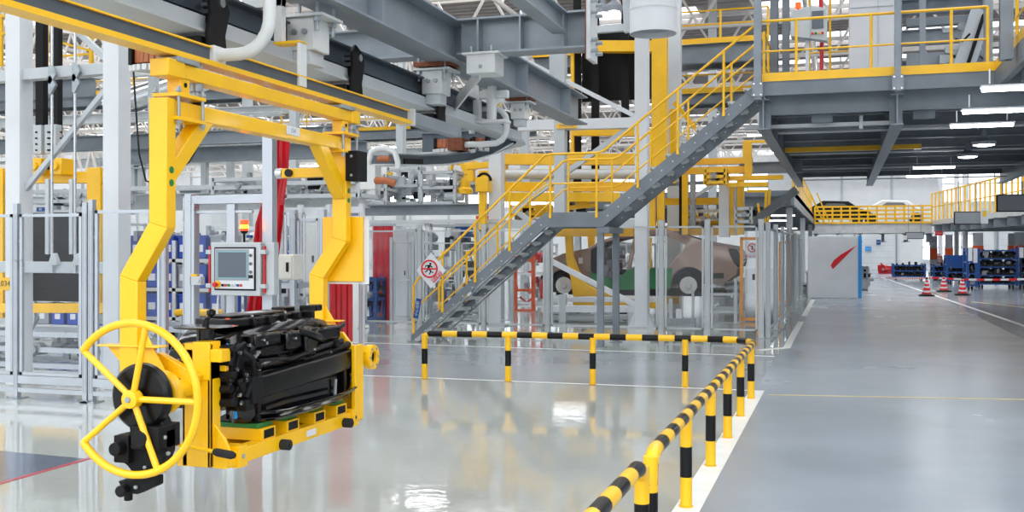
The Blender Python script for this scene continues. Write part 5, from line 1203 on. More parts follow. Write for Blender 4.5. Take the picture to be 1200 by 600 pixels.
# ---------------- the car lift: white columns, yellow carriage, black shutter
t=frame_thing('white_portal','white steel portal with diagonal braces around the car lift','frame',21.8,[
 (752.5,40,752.5,386,15,'paint_white','column'),(657,35,657,262,13,'paint_grey','column'),(648,60,648,140,7,'paint_grey','column'),
 (598,148,752,144,12,'paint_white','cross_bar'),(598,62,746,137,5,'paint_white','brace'),(748,142,600,248,6,'paint_grey','brace'),
 (646,306,750,360,6,'paint_white','brace'),(560,263,745,262,10,'paint_grey','cross_bar'),(600,244,625,262,6,'paint_grey','brace')],foot=True,bev=.006)
mb=MB(); c=onY(752,386,21.8); mb.prism([(c.x-.3,0),(c.x+.3,0),(c.x+.14,.35),(c.x-.14,.35)],'y',21.7,21.9); mb.build('foot','paint_white',t)
Y=21.64; a=onY(652,145,Y);b=onY(676,150,Y); mb=MB(); zc=zat(664,147.5,Y); mb.box((a.x,Y-.012,zc-.055),(b.x,Y,zc+.055)); mb.text('MFL130',((a.x+b.x)/2,Y-.014,zc),.10,(1,0,0),(0,0,1),'steel_dark',.001); mb.build('yellow_label','yellow',t)
frame_thing('white_upright','tall slim white column directly right of the round duct','column',27.6,[(790.5,-60,790.5,386,15,'paint_grey','shaft')],foot=True,bev=.005)
t=frame_thing('car_lift','big yellow car lift carriage with black belts and shutter above the car','lift',23.6,[
 (773.5,40,773.5,215,17,'yellow','column'),(671,42,671,210,4,'yellow','column'),(636,55,782,55,13,'yellow','top_beam'),(672,155,770,155,9,'yellow','cross_beam'),
 (590,187,762,187,13,'yellow','carriage_beam'),(592,219,762,219,11,'yellow','carriage_beam',-.4),(592,231,740,231,11,'yellow','carriage_beam',-.7),
 (592,190,584,262,7,'yellow','side_arm'),(636,240,636,265,14,'yellow','block'),(765,213,765,268,7,'yellow','guide'),(774.5,213,774.5,268,8,'yellow','guide'),
 (675,240,715,226,6,'yellow','bracket',-.5),(655,245,700,240,5,'yellow','bracket',-.5)],base=1.9,bev=.008)
Y=24.2
zbar(t,(xat(682,Y),Y,zat(0,150,Y)),(xat(766,Y),Y+.1,zat(0,84,Y)),'black_matte','shutter')
for px,p0,p1 in ((677,42,240),(698,45,240),(733,45,180),(663,155,240)):
    zbar(t,(xat(px-4.5,23.9),23.85,zat(0,p1,23.9)),(xat(px+4.5,23.9),23.9,zat(0,p0,23.9)),'black_matte','belt')
mb=MB(); mb.cyl(onY(594,204,23.5),onY(765,204,23.5),.12,None,18); mb.build('roller_shaft','steel_pale',t)
mb=MB()
for px in (666,682): mb.cyl(onY(px-6,242,23.2),onY(px+6,242,23.2),.13,None,18)
mb.build('roller','black',t)
# upper catwalk in the far lift zone
def catwalk(label,px0,px1,pyd,Y,zh=1.0,bh=.35,dep=1.2,m='steel_dark',post=1.3,mats='yellow'):
    a=onY(px0,pyd,Y); b=onY(px1,pyd,Y); z=onY((px0+px1)/2,pyd,Y).z
    t=thing('catwalk',label,'walkway',((a.x+b.x)/2,Y,z-bh))
    mb=MB(); mb.ibeam((a.x,Y+.1,z-bh/2),(b.x,Y+.1,z-bh/2),.2,bh,.02); mb.ibeam((a.x,Y+dep,z-bh/2),(b.x,Y+dep,z-bh/2),.2,bh,.02); mb.build('beam',m,t)
    mb=MB(); mb.box((a.x,Y,z-.03),(b.x,Y+dep+.1,z)); 
    mb.build('deck','deck_dark',t)
    mb=MB(); mb.box((a.x,Y-.02,z),(b.x,Y-.005,z+.16)); mb.build('toe_board',mats,t)
    mb=MB()
    for h in (.55,zh): mb.cyl((a.x,Y,z+h),(b.x,Y,z+h),.025,None,6)
    mb.build('rail',mats,t)
    n=max(2,int((b.x-a.x)/post)); 
    for i in range(n+1):
        x=a.x+(b.x-a.x)*i/n; mb=MB(); mb.box((x-.03,Y-.03,z),(x+.03,Y+.03,z+zh)); mb.build('post',mats,t)
    return t
catwalk('high catwalk with yellow rail behind the stair top and round duct',790,900,50,30,.95,.55)
catwalk('middle catwalk with yellow rail behind the upper stair flight',795,905,108,31,.95,.3)
catwalk('yellow railed catwalk behind the black lift shutter',690,760,82,29,.9,.25)
catwalk('short grey catwalk with yellow edge left of the black lift belts',625,680,66,28,.6,.3)
xgird('yellow crosswise beam behind the stairs, right of the car lift',784,882,186,193,26,'yellow',dep=.25)
xgird('second yellow crosswise beam behind the stairs, just below the first',784,882,196,204,25.4,'yellow',dep=.25)
xgird('blue grey crosswise beam between stairs and platform edge',866,940,190,203,28,'Isteel_blue')
xgird('yellow beam end pointing right under the platform edge',852,918,206,211,24.6,'yellow',dep=.2)
xgird('lower yellow beam end pointing right under the platform edge',852,900,214,219,24.2,'yellow',dep=.2)
xgird('yellow crosswise beam low behind the car lift guides',780,856,232,240,26,'yellow',dep=.2)
xgird('long low yellow crosswise beam over the car roof',646,865,268,276,26.6,'yellow',dep=.2)
t=frame_thing('yellow_lift','yellow and white lift uprights behind the stairs, right of the car lift','lift',25,[
 (789,128,789,215,7,'yellow','column'),(803,205,803,275,7,'yellow','column'),(798,205,798,275,4,'black_matte','chain'),(812,204,812,268,6,'cast_grey','column'),
 (849,215,849,278,12,'paint_white','column'),(857,218,857,275,6,'yellow','lock_arm'),(868,208,868,275,8,'yellow','column'),(862,215,862,275,4,'paint_grey','guide'),
 (812,232,848,208,4,'paint_grey','brace'),(784,216,848,213,4,'steel_dark','beam'),(790,120,830,168,5,'yellow','diagonal'),(877,166,877,210,8,'yellow','arm')],base=1.5,bev=.006)
machine('small hoist machinery hanging under the upper stair flight',826,198,850,216,24,31,['cast_grey','black_matte','yellow','paint_grey'],24,.05,.16,frame='yellow',dep=.5)
machine('grey clamp machinery low beside the white lift upright',862,242,880,262,24.2,32,GM,20,.05,.12,dep=.4)
machine('yellow and grey machinery behind the car roof',800,245,845,270,27,33,['yellow','cast_grey','paint_grey','yellow_dull'],30,.08,.2,dep=.5)
machine('yellow machinery tangle at the left end of the car lift carriage',598,240,640,262,24.5,34,['yellow','yellow_dull','cast_grey','black_matte'],30,.08,.2,frame='yellow',dep=.5)
t=frame_thing('dark_strut','dark diagonal strut rising to the platform underside','strut',27,[(878,264,934,222,9,'steel_dark','strut',0,.3)],base=2)
c0=xat(868,29); frame_thing('yellow_stair_rail','yellow stair rails far behind the dark strut','railing',30,[(880,244,884,262,2.5,'yellow','post'),(888,238,892,262,2.5,'yellow','post'),(898,225,896,262,3,'yellow','post'),(902,222,900,262,3,'yellow','post'),(875,224,900,224,3,'yellow','rail'),(920,160,920,170,3,'yellow','rail'),(872,166,872,208,3,'yellow','post'),(872,166,902,166,3,'yellow','rail')],base=2)
t=thing('white_duct_box','white boxy duct beneath the left edge of the platform','duct',onY(905,180,30)); 
mb=MB(); a=onY(893,138,30); mb.prism([(onY(884,0,30).x,zat(0,138,30)),(onY(900,0,30).x,zat(0,138,30)),(onY(922,0,30).x,zat(0,172,30)),(onY(922,0,30).x,zat(0,182,30)),(onY(888,0,30).x,zat(0,182,30))],'y',30,32); mb.build('body','paint_white',t,bevel=.02)
# round duct at the top
c=onY(765.5,40,16.5); t=thing('round_duct','large round white ventilation duct ending open at the top centre','duct',c)
rd=27*16.9/1200; mb=MB(); mb.lathe((c.x,16.5,c.z),(0,0,1),[(.3,rd-.012),(0,rd-.012),(0,rd),(.38,rd),(.38,rd+.008),(.42,rd+.008),(.42,rd),(1.0,rd),(1.0,rd+.008),(1.04,rd+.008),(1.04,rd),(4.5,rd)],None,36); mb.build('duct','paint_white',t)
mb=MB(); mb.cyl((c.x,16.5,c.z+.1),(c.x,16.5,c.z+.12),rd-.02,None,30); mb.build('damper','panel_grey',t)
frame_thing('duct_bracket','pale wall bracket with bolts left of the round duct','bracket',16.7,[(733,-20,736,38,8,'paint_grey','plate'),(700,35,738,32,8,'paint_grey','arm')],base=5)
for px in (707,719):
    c=onY(px,16 if px<710 else 14,19); t=thing('high_lamp','round high lamp shining left of the round duct, the %s one'%('left' if px<710 else 'right'),'lamp',c); mb=MB(); mb.lathe(c,(0,0,1),[(0,.16),(.1,.18),(.2,.05),(1.2,.03)],None,16); mb.build('shade','panel_grey',t); mb=MB(); mb.lathe(c+V((0,0,-.03)),(0,0,1),[(0,.06),(.025,.12)],None,16); mb.build('bulb','lamp_tube',t)
# ---------------- the car
YC0=25.0; CW=1.72
CAR=thing('car_shell','taupe unfinished car body without doors or wheels, held raised in the lift cell','car',(onY(752,340,YC0).x,YC0+CW/2,zat(750,342,YC0)))
def cp(px,py,Y=YC0): p=onY(px,py,YC0); return (p.x,p.z)
outer=[(643,322),(642,310),(646,303),(660,297),(688,291),(700,283),(715,277.5),(730,273),(750,269.5),(770,268.5),(785,270),(800,275),(820,281),(845,286),(858,288),(866,294),(868,304),(864,312),(864,322),(850,331),(829,334)]
import math as _m
outer+= [(807+21*_m.cos(_m.radians(a)),334-21*_m.sin(_m.radians(a))) for a in range(0,181,18)]
outer+= [(783,338),(745,340),(700,340),(682,337)]
outer+= [(661+18*_m.cos(_m.radians(a)),334-18*_m.sin(_m.radians(a))) for a in range(-10,181,19)]
holes=[[(692,293),(704,285),(724,280),(741,277),(737,300),(733,322),(722,328),(697,328),(692,316)],[(745,276.5),(768,275),(782,277),(793,281),(802,287),(800,293),(790,304),(780,318),(770,327),(737,328),(740,312),(743,295)]]
def side_panel(Yp,yd,name,m):
    bm=bmesh.new()
    def loop(pts): vs=[bm.verts.new((cp(*p)[0],Yp,cp(*p)[1])) for p in pts]; return [bm.edges.new((vs[i],vs[(i+1)%len(vs)])) for i in range(len(vs))]
    E=loop(outer)
    for h in holes: E+=loop(h)
    bmesh.ops.triangle_fill(bm,use_beauty=True,use_dissolve=False,edges=E)
    fs=list(bm.faces); r=bmesh.ops.extrude_face_region(bm,geom=fs)
    for v in [g for g in r['geom'] if isinstance(g,bmesh.types.BMVert)]: v.co.y+=yd
    bmesh.ops.recalc_face_normals(bm,faces=bm.faces)
    zr=cp(750,269)[1]; zb=cp(750,300)[1]
    for v in bm.verts:
        if v.co.z>zb: v.co.y+= (1 if yd>0 else -1)*.22*(v.co.z-zb)/(zr-zb)   # tumblehome
        elif v.co.z<cp(750,325)[1]: v.co.y+= (1 if yd>0 else -1)*.05
    me=bpy.data.meshes.new(name); o=V(parent_origin(CAR))
    for v in bm.verts: v.co-=o
    bm.to_mesh(me); bm.free(); me.materials.append(MATS[m]); ob=bpy.data.objects.new(name,me); C.objects.link(ob); ob.parent=CAR
    b=ob.modifiers.new('bevel','BEVEL'); b.width=.02; b.segments=2; b.limit_method='ANGLE'; me.polygons.foreach_set('use_smooth',[True]*len(me.polygons)); me.set_sharp_from_angle(angle=math.radians(35)); return ob
side_panel(YC0,.06,'side_panel','car_paint'); side_panel(YC0+CW,-.06,'side_panel','car_paint')
def skin(pts,name,m,y0,y1,inset=None,th=.03):
    mb=MB()
    for (a,b) in zip(pts[:-1],pts[1:]):
        pa,pb=cp(*a),cp(*b); ia=ib=0
        if inset: ia,ib=inset(a),inset(b)
        vs=[(pa[0],y0+ia,pa[1]),(pb[0],y0+ib,pb[1]),(pb[0],y1-ib,pb[1]),(pa[0],y1-ia,pa[1])]; vs+=[(v[0],v[1],v[2]-th) for v in vs]
        mb.add(vs,[(0,1,2,3),(7,6,5,4),(0,4,5,1),(1,5,6,2),(2,6,7,3),(3,7,4,0)])
    return mb.build(name,m,CAR)
ins=lambda p: max(0,.22*(300-p[1])/31)
skin([(643,308),(646,303),(660,297),(688,291)],'hood','car_paint',YC0+.02,YC0+CW-.02)
skin([(730,273),(750,269.5),(770,268.5),(785,270)],'roof','car_paint',YC0,YC0+CW,ins)
skin([(690,291),(700,284),(715,278),(730,273.5)],'windscreen','dark_glass',YC0+.04,YC0+CW-.04,ins,.01)
skin([(787,270.5),(803,276),(822,282)],'rear_window','dark_glass',YC0+.04,YC0+CW-.04,ins,.01)
skin([(822,282),(845,286),(858,288),(866,294),(868,304),(864,313)],'boot_lid','car_paint',YC0+.02,YC0+CW-.02)
mb=MB(); a=cp(855,290); b=cp(868,312); mb.prism([cp(853,291),cp(863,292),cp(869,302),cp(866,314),cp(860,308),cp(856,300)],'y',YC0-.04,YC0+.15); mb.prism([cp(853,291),cp(863,292),cp(869,302),cp(866,314),cp(860,308),cp(856,300)],'y',YC0+CW-.15,YC0+CW+.04); mb.build('tail_lamp_recess','black_gloss',CAR,bevel=.02)
mb=MB(); mb.box((cp(835,0)[0],YC0-.01,cp(0,319)[1]),(cp(848,0)[0],YC0+.02,cp(0,314)[1])); mb.build('vent','black_matte',CAR)
mb=MB(); mb.box((cp(665,0)[0],YC0+.1,cp(0,336)[1]),(cp(850,0)[0],YC0+CW-.1,cp(0,330)[1])); mb.build('floor_pan','black_matte',CAR)
mb=MB(); mb.box((cp(640,0)[0],YC0+.15,cp(0,334)[1]),(cp(690,0)[0],YC0+CW-.15,cp(0,306)[1]),'black_matte'); clutter(mb,(cp(644,0)[0],YC0+.05,cp(0,336)[1]),(cp(684,0)[0],YC0+.4,cp(0,306)[1]),34,41,['black_matte','cast_grey','black'],.06,.14); mb.build('engine_bay','black_matte',CAR)
mb=MB(); clutter(mb,(cp(696,0)[0],YC0+.3,cp(0,322)[1]),(cp(722,0)[0],YC0+.9,cp(0,296)[1]),26,42,['black_matte','rust','black','steel_dark'],.08,.2); mb.box((cp(690,0)[0],YC0+.2,cp(0,330)[1]),(cp(702,0)[0],YC0+CW-.2,cp(0,291)[1]),'black_matte'); mb.build('cabin_interior','black_matte',CAR)
mb=MB(); mb.prism([cp(690,318),cp(722,328),cp(737,316),cp(742,314),cp(788,314),cp(786,338),cp(720,340),cp(696,337)],'y',YC0-.03,YC0-.012); mb.build('green_sill_cover','green',CAR,bevel=.008)
for px_,r_ in ((661,16),(807,19)):
    g=MB(); ps=[cp(px_+(r_+1.5)*_m.cos(_m.radians(a)),334-(r_+1.5)*_m.sin(_m.radians(a))) for a in range(0,181,15)]; pi_=[cp(px_+(r_)*_m.cos(_m.radians(a)),334-(r_)*_m.sin(_m.radians(a))) for a in range(180,-1,-15)]
    g.prism(ps+pi_,'y',YC0+.07,YC0+.6); g.prism(ps,'y',YC0+.55,YC0+.6); g.build('wheel_house','black_matte',CAR)
for px,r in ((660.8,.19),(806.7,.19)):
    for yy,sg in ((YC0+.05,-1),(YC0+CW-.05,1)):
        x,z=cp(px,334.3); g=MB(); g.lathe((x,yy+sg*.03,z),(0,sg,0),[(0,.05),(0,r+.02),(.035,r+.02),(.04,r),(.04,.09),(.08,.08),(.085,.03)],'cable_grey',28); 
        for k in range(5): g.cyl((x+.055*math.cos(k*1.257),yy+sg*.07,z+.055*math.sin(k*1.257)),(x+.055*math.cos(k*1.257),yy+sg*.13,z+.055*math.sin(k*1.257)),.012,'galv',6)
        g.build('brake_disc','chrome',CAR)
        g=MB(); g.box((x-.24,yy-sg*.02,z-.12),(x-.12,yy+sg*.05,z+.12)); g.tube([(x,yy-sg*.1,z-.1),(x+.3,yy-sg*.2,z-.12)],.04); g.cyl((x,yy-sg*.12,z),(x,yy-sg*.12,z+.42),.06); g.lathe((x,yy-sg*.05,z),(0,-sg,0),[(0,.16),(.1,.12)],None,16); g.build('suspension','black_matte',CAR)
mb=MB(); mb.cyl(cp_:=(cp(848,0)[0],YC0+.4,cp(0,329)[1]),(cp(866,0)[0],YC0+.4,cp(0,327)[1]),.12,None,14); mb.cyl((cp(826,0)[0],YC0+.5,cp(0,331)[1]),(cp(865,0)[0],YC0+.5,cp(0,331)[1]),.05); mb.build('exhaust','galv',CAR)
mb=MB(); mb.box((cp(678,0)[0],YC0-.005,cp(0,306)[1]),(cp(683,0)[0],YC0+.002,cp(0,300)[1])); mb.build('label','paint_white',CAR)
# yellow C arm holding the car, its platform and rails
t=thing('car_cradle','yellow curved C shaped arm and sill rail holding the car body','carrier',onY(700,346,24.7))
for Yc in (24.6,27.0):
    mb=MB(); mb.prism([cp(666,272),cp(675,272),cp(676,300),cp(682,316),cp(692,332),cp(706,340),cp(722,342),cp(722,346),cp(676,347),cp(673,326),cp(668,306)],'y',Yc,Yc+.14); mb.build('arm','yellow',t,bevel=.02)
mb=MB(); mb.box((cp(676,0)[0],24.6,cp(0,347)[1]),(cp(782,0)[0],24.8,cp(0,340.5)[1])); mb.box((cp(676,0)[0],26.95,cp(0,347)[1]),(cp(782,0)[0],27.14,cp(0,340.5)[1])); mb.build('sill_rail','yellow',t,bevel=.01)
mb=MB(); mb.box((cp(648,0)[0],24.55,cp(0,280)[1]),(cp(746,0)[0],24.75,cp(0,271)[1])); mb.build('top_beam','yellow',t,bevel=.01)
mb=MB(); x,z=cp(762,300); mb.box((x-.12,24.4,z-.3),(x+.12,24.6,z+.45)); mb.lathe((x,24.4,z-.25),(0,-1,0),[(0,.13),(.08,.13)],None,18); mb.build('lock_hook','yellow',t,bevel=.02)
t=frame_thing('white_platform','low white steel base frame under the raised car','platform',23.0,[
 (646,362,745,362,8,'paint_white','beam'),(646,351,770,351,6,'paint_white','beam',.6),(648,372,750,372,5,'paint_grey','beam',.3),(660,345,660,384,8,'paint_grey','leg'),(700,350,700,384,6,'paint_grey','leg'),(740,350,740,384,8,'paint_grey','leg'),
 (796,362,796,388,7,'paint_white','leg'),(786,350,786,388,4,'paint_grey','leg'),(770,378,815,378,10,'cast_grey','motor_block')],foot=True,bev=.005)
machine('low white lifting table machinery under the front of the car',650,366,742,386,24.2,51,GM,40,.06,.2,dep=.9,base=0)
t=frame_thing('white_trestle','white trestle stand under the rear of the car','stand',24.0,[(826,336,826,384,3.5,'paint_grey','leg'),(862,326,862,388,3.5,'paint_grey','leg'),(812,340,812,384,3,'paint_grey','leg'),(826,345,862,345,3,'paint_grey','bar'),(812,380,866,380,4,'paint_grey','bar'),(826,365,862,365,3,'paint_grey','bar')],foot=True)
mb=MB(); mb.tube([onY(636,328,24),onY(634,338,24),onY(636,350,24)],.05,None,8); tag(mb.build('red_hose','red'),'red hose bundle hanging at the front of the raised car','hose')
# ---------------- racks and bins at the left behind the fence
def bin_rack(label,px0,px1,py0,Y,cols_,rows,z0=.35,dz=.62,m='blue_bin',bh=.34,seed=1):
    a=xat(px0,Y);b=xat(px1,Y); top=zat(px0,py0,Y)
    t=thing('bin_rack',label,'rack',((a+b)/2,Y,0)); nc=cols_
    for i in range(3):
        x=a+(b-a)*i/2
        for y in (Y,Y+.6): mb=MB(); mb.box((x-.03,y-.03,0),(x+.03,y+.03,top)); mb.build('upright','alu',t)
    for r in range(rows):
        z=z0+r*dz; mb=MB(); mb.box((a,Y-.03,z-.05),(b,Y+.63,z)); mb.build('shelf','steel_pale',t)
    R=random.Random(seed)
    for r in range(rows):
        z=z0+r*dz; w_=(b-a)/nc
        for k in range(nc):
            x0=a+k*w_+.03; x1=a+(k+1)*w_-.03; mm=m if R.random()<.85 else 'panel_grey'
            mb=MB(); mb.box((x0,Y+.02,z),(x1,Y+.5,z+.015)); 
            for q in ((x0,Y+.02,x1,Y+.035),(x0,Y+.485,x1,Y+.5),(x0,Y+.02,x0+.015,Y+.5),(x1-.015,Y+.02,x1,Y+.5)): mb.box((q[0],q[1],z),(q[2],q[3],z+bh))
            mb.box((x0-.01,Y+.01,z+bh-.03),(x1+.01,Y+.02,z+bh)); mb.box(((x0+x1)/2-.06,Y+.005,z+bh*.3),((x0+x1)/2+.06,Y+.02,z+bh*.6),'paint_white')
            bn=mb.build('bin',mm,None,bevel=.004); row=['bottom','second','third','fourth'][r]
            tag(bn,('%s plastic bin on the %s shelf of the %s'%('blue' if mm==m else 'grey',row,label.split(' rack')[0]+' rack')),'bin','bins on the '+label.split(' rack')[0]+' rack, '+row+' shelf'+('' if mm==m else ', grey'))
            mb=MB(); clutter(mb,(x0+.06,Y+.08,z+bh-.08),(x1-.06,Y+.44,z+bh+.04),5,R.randint(1,999),['cast_grey','black_matte','galv','paint_grey'],.05,.11); mb.build('part_load','cast_grey',bn)
    return t
bin_rack('nearer silver rack full of blue bins behind the hand wheel',150,262,282,12.6,6,4,.3,.42,seed=1)
bin_rack('farther silver rack full of blue bins behind the left fence',40,150,320,15.5,6,3,.3,.5,seed=2)
bin_rack('distant silver rack of blue bins right of the operator panel',300,345,305,17.5,3,3,.3,.5,seed=3)
mb=MB(); a=onY(208,362,11.6);b=onY(255,371,11.6)
t=thing('yellow_tray','long yellow rounded tray behind the operator panel frame','tray',((a.x+b.x)/2,11.6,0)); mb.box((a.x,11.5,b.z),(b.x,11.75,a.z)); mb.build('tray','yellow_dull',t,bevel=.03)
mb=MB()
for x in (a.x+.05,b.x-.05): mb.box((x-.02,11.6,0),(x+.02,11.64,b.z))
mb.build('leg','alu',t)
machine('pale work bench machinery behind the near left fence',-30,385,120,440,11.8,61,GM+['steel_pale'],50,.06,.2,frame='alu',base=0)
machine('assembly machinery behind the operator panel frame',300,330,345,420,12.0,62,GM+['blue','black_matte'],50,.05,.16,frame='alu',base=0)
machine('dark conveyor machinery behind the left fence, below the bin rack',150,380,262,430,11.2,63,['black_matte','cast_grey','steel_dark','galv','paint_grey'],60,.05,.15,frame='alu',base=0)
# blue trolley and things behind the far left part of long fence
machine('blue parts trolley beside the wide red strip curtain',424,325,440,372,22,64,['blue','black_matte','blue'],30,.08,.2,frame='blue',name='parts_trolley',cat='trolley',base=0,dep=.5)
machine('grey car sized assembly rig behind the stair sign',505,262,560,375,25,65,['cast_grey','paint_grey','steel_pale','black_matte','blue'],70,.12,.34,base=0,dep=1.6)
machine('white assembly rig far behind the foot of the stairs',455,300,500,372,26,66,['paint_white','paint_grey','galv','cast_grey'],60,.1,.3,base=0,dep=1.2)
machine('white framed rig between stairs and car, far back',600,285,640,372,30,67,['paint_white','paint_grey','red','galv'],50,.1,.3,frame='paint_white',base=0,dep=1.2)
machine('tall white machining unit at the far back of the car cell',700,285,760,350,38,68,['paint_white','paint_grey','galv','steel_pale'],60,.15,.45,frame='paint_white',base=0,dep=1.5)
machine('white framed rig behind the rear of the car',835,325,868,378,29,69,['paint_white','paint_grey','cast_grey'],40,.1,.25,frame='paint_white',base=0,dep=1)
machine('far pale machinery row behind the carrier, beyond the bins',250,265,335,330,24,70,['paint_white','paint_grey','galv','blue','beige'],80,.12,.35,frame='paint_white',base=0,dep=1.5)
machine('far pale machinery row behind the left fence',-60,262,130,330,24,71,['paint_white','paint_grey','galv','blue','steel_dark'],120,.12,.4,frame='paint_grey',base=0,dep=1.5)
machine('pale machinery right of the far carrier leg, under the deck beam',425,262,500,300,27,72,['paint_white','paint_grey','galv','steel_dark'],70,.12,.3,frame='paint_white',base=0,dep=1.5)
for px,Y,py,l in ((180,26,-40,'leftmost far white column behind the carrier'),(290,28,-40,'far white column behind the top beam of the carrier'),(345,24,100,'far white column right of the red strip'),(470,30,-40,'far white column behind the curved dark rail'),(615,34,-20,'far white column left of the lift shutter'),(400,34,-40,'far white column right of the second trolley arm'),(835,36,0,'far grey column behind the upper stair flight')):
    frame_thing('white_upright',l,'column',Y,[(px,py,px,500,9,'paint_grey','shaft')],foot=True)
for i,(px0,px1,py,Y) in enumerate(((-40,330,138,30),(-40,600,186,36),(330,640,120,38),(480,700,215,40),(150,560,226,30))):
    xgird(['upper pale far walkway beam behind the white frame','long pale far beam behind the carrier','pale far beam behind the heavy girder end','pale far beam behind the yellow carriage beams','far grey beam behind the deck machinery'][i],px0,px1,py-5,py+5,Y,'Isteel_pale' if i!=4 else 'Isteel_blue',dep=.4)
catwalk('far left catwalk with yellow rails high behind the white frame',-60,330,110,34,1.0,.4,mats='yellow_dull')
catwalk('far catwalk with yellow rails behind the heavy girders',300,620,152,44,1.0,.4,mats='yellow_dull')
# high bay luminaires under the trusses
HB=None; LPS=[(x,y) for y in (14.6,26.2,37.8,49.4,61.0,72.6) for x in (-40,-28,-16,-4,8)]
for x,y in LPS:
    if HB is None:
        HB=thing('high_bay_lamp','white strip luminaire hanging under the roof trusses','lamp',(x,y,8.3),'luminaires under the roof trusses')
        mb=MB(); mb.box((x-1.2,y-.1,8.35),(x+1.2,y+.1,8.42)); mb.box((x-1.0,y-.01,8.4),(x-.98,y+.01,8.56)); mb.box((x+.98,y-.01,8.4),(x+1.0,y+.01,8.56)); mb.build('housing','paint_white',HB)
        mb=MB(); mb.cyl((x-1.15,y,8.32),(x+1.15,y,8.32),.05,None,8); mb.build('tube','lamp_tube',HB); h0=(x,y)
    else:
        c=copy_tree(HB); c.location=(x,y,8.3)
# ================================================================ the far right: partition, cones, racks, mezzanine
Y=37.0
a=onY(947,350,Y); b=onY(1010,350,Y); zt=zat(980,277,Y)
t=thing('partition_board','large white partition board with red swoosh and bright blue right edge, beside the aisle','partition',((a.x+b.x)/2,Y,0))
mb=MB(); mb.box((a.x,Y,.02),(b.x-.12,Y+.25,zt)); mb.build('board','paint_white',t,bevel=.01)
mb=MB(); mb.box((b.x-.12,Y-.01,.02),(b.x,Y+.27,zt+.02)); mb.build('blue_edge','blue_bright',t)
mb=MB(); pts=[cpz for cpz in [(973.5,311),(977,305),(985,298.5),(1004,287.5),(992,299.5),(983,308.5),(976,315.5)]]
mb.prism([(onY(x,y,Y).x,onY(x,y,Y).z) for x,y in pts],'y',Y-.012,Y-.002); mb.build('red_swoosh','red_sign',t)
for k in range(3): 
    x=a.x+(b.x-a.x)*(k+.5)/3; zbar(t,(x-.1,Y+.05,0),(x+.1,Y+.2,.02),'galv','foot')
# cones
CN=None
def cone(px,py,label):
    p=fl(px,py); t=thing('traffic_cone',label,'cone',(p.x,p.y,0)); h=.68
    mb=MB(); mb.prism([(p.x-.26,p.y-.19),(p.x-.19,p.y-.26),(p.x+.19,p.y-.26),(p.x+.26,p.y-.19),(p.x+.26,p.y+.19),(p.x+.19,p.y+.26),(p.x-.19,p.y+.26),(p.x-.26,p.y+.19)],'z',0.003,.05); mb.lathe((p.x,p.y,.05),(0,0,1),[(0,.2),(.03,.165)],None,20); mb.build('base','rubber',t,bevel=.006)
    mb=MB(); n=20; prof=[]; al=[]; 
    segs=[(.08,.16,'red_sign'),(.16,.22,'paint_white'),(.22,.32,'red_sign'),(.32,.38,'paint_white'),(.38,.46,'red_sign'),(.46,.52,'paint_white'),(.52,.58,'red_sign'),(.58,.6,'paint_white')]
    rr=lambda z: .165-(z-.08)*(.165-.04)/.52
    # slanted bands, as on the real cone
    for i,(z0,z1,m) in enumerate(segs):
        vs=[]; 
        for z in (z0,z1):
            for k in range(n):
                zz=z+ (.02*math.sin(2*pi*k/n) if .1<z<.58 else 0); vs.append((p.x+rr(z)*math.cos(2*pi*k/n),p.y+rr(z)*math.sin(2*pi*k/n),zz))
        mb.add(vs,[(k,(k+1)%n,n+(k+1)%n,n+k) for k in range(n)],m)
    mb.build('cone','red_sign',t); mb=MB(); mb.lathe((p.x,p.y,.6),(0,0,1),[(0,.045),(.03,.04),(.06,.045),(.08,.03)],None,14); mb.build('cap','rubber',t)
cone(1086,347,'red and white striped traffic cone, nearest and leftmost of the three by the aisle line')
cone(1106,342,'red and white striped traffic cone, the middle and farthest of the three')
cone(1128,346,'red and white striped traffic cone, rightmost of the three, in front of the blue racks')
# red white barrier tape on a pole
Yt=43.0
pl=onY(1086,330,Yt); t=thing('barrier_tape','red and white barrier tape strung in front of the blue racks','tape',(pl.x+3,Yt,.6))
p0=onY(1040,325,60); p1=onY(1092,325.5,Yt+2); p2=onY(1205,327,Yt-1)
path=[p0.lerp(p1,i/4)-V((0,0,.05*math.sin(pi*i/4))) for i in range(5)]+[p1.lerp(p2,i/10)-V((0,0,.05*math.sin(pi*i/10))) for i in range(1,11)]
pp,al=resample(path,.35); mb=MB()
for q0,q1,k in zip(pp[:-1],pp[1:],al): mb.bar(q0,q1,.012,.075,'red_sign' if k else 'paint_white')
mb.build('tape','paint_white',t)
for q in (p0,p1,p2):
    t=thing('tape_post','slim grey post holding the barrier tape, %s'%('far end' if q is p0 else 'behind the nearest cone' if q is p1 else 'right end'),'post',(q.x,q.y,0)); mb=MB(); mb.lathe((q.x,q.y+.03,0),(0,0,1),[(0,.16),(.03,.15),(.05,.025),(q.z+.08,.025)],None,12); mb.build('pole','paint_grey',t)
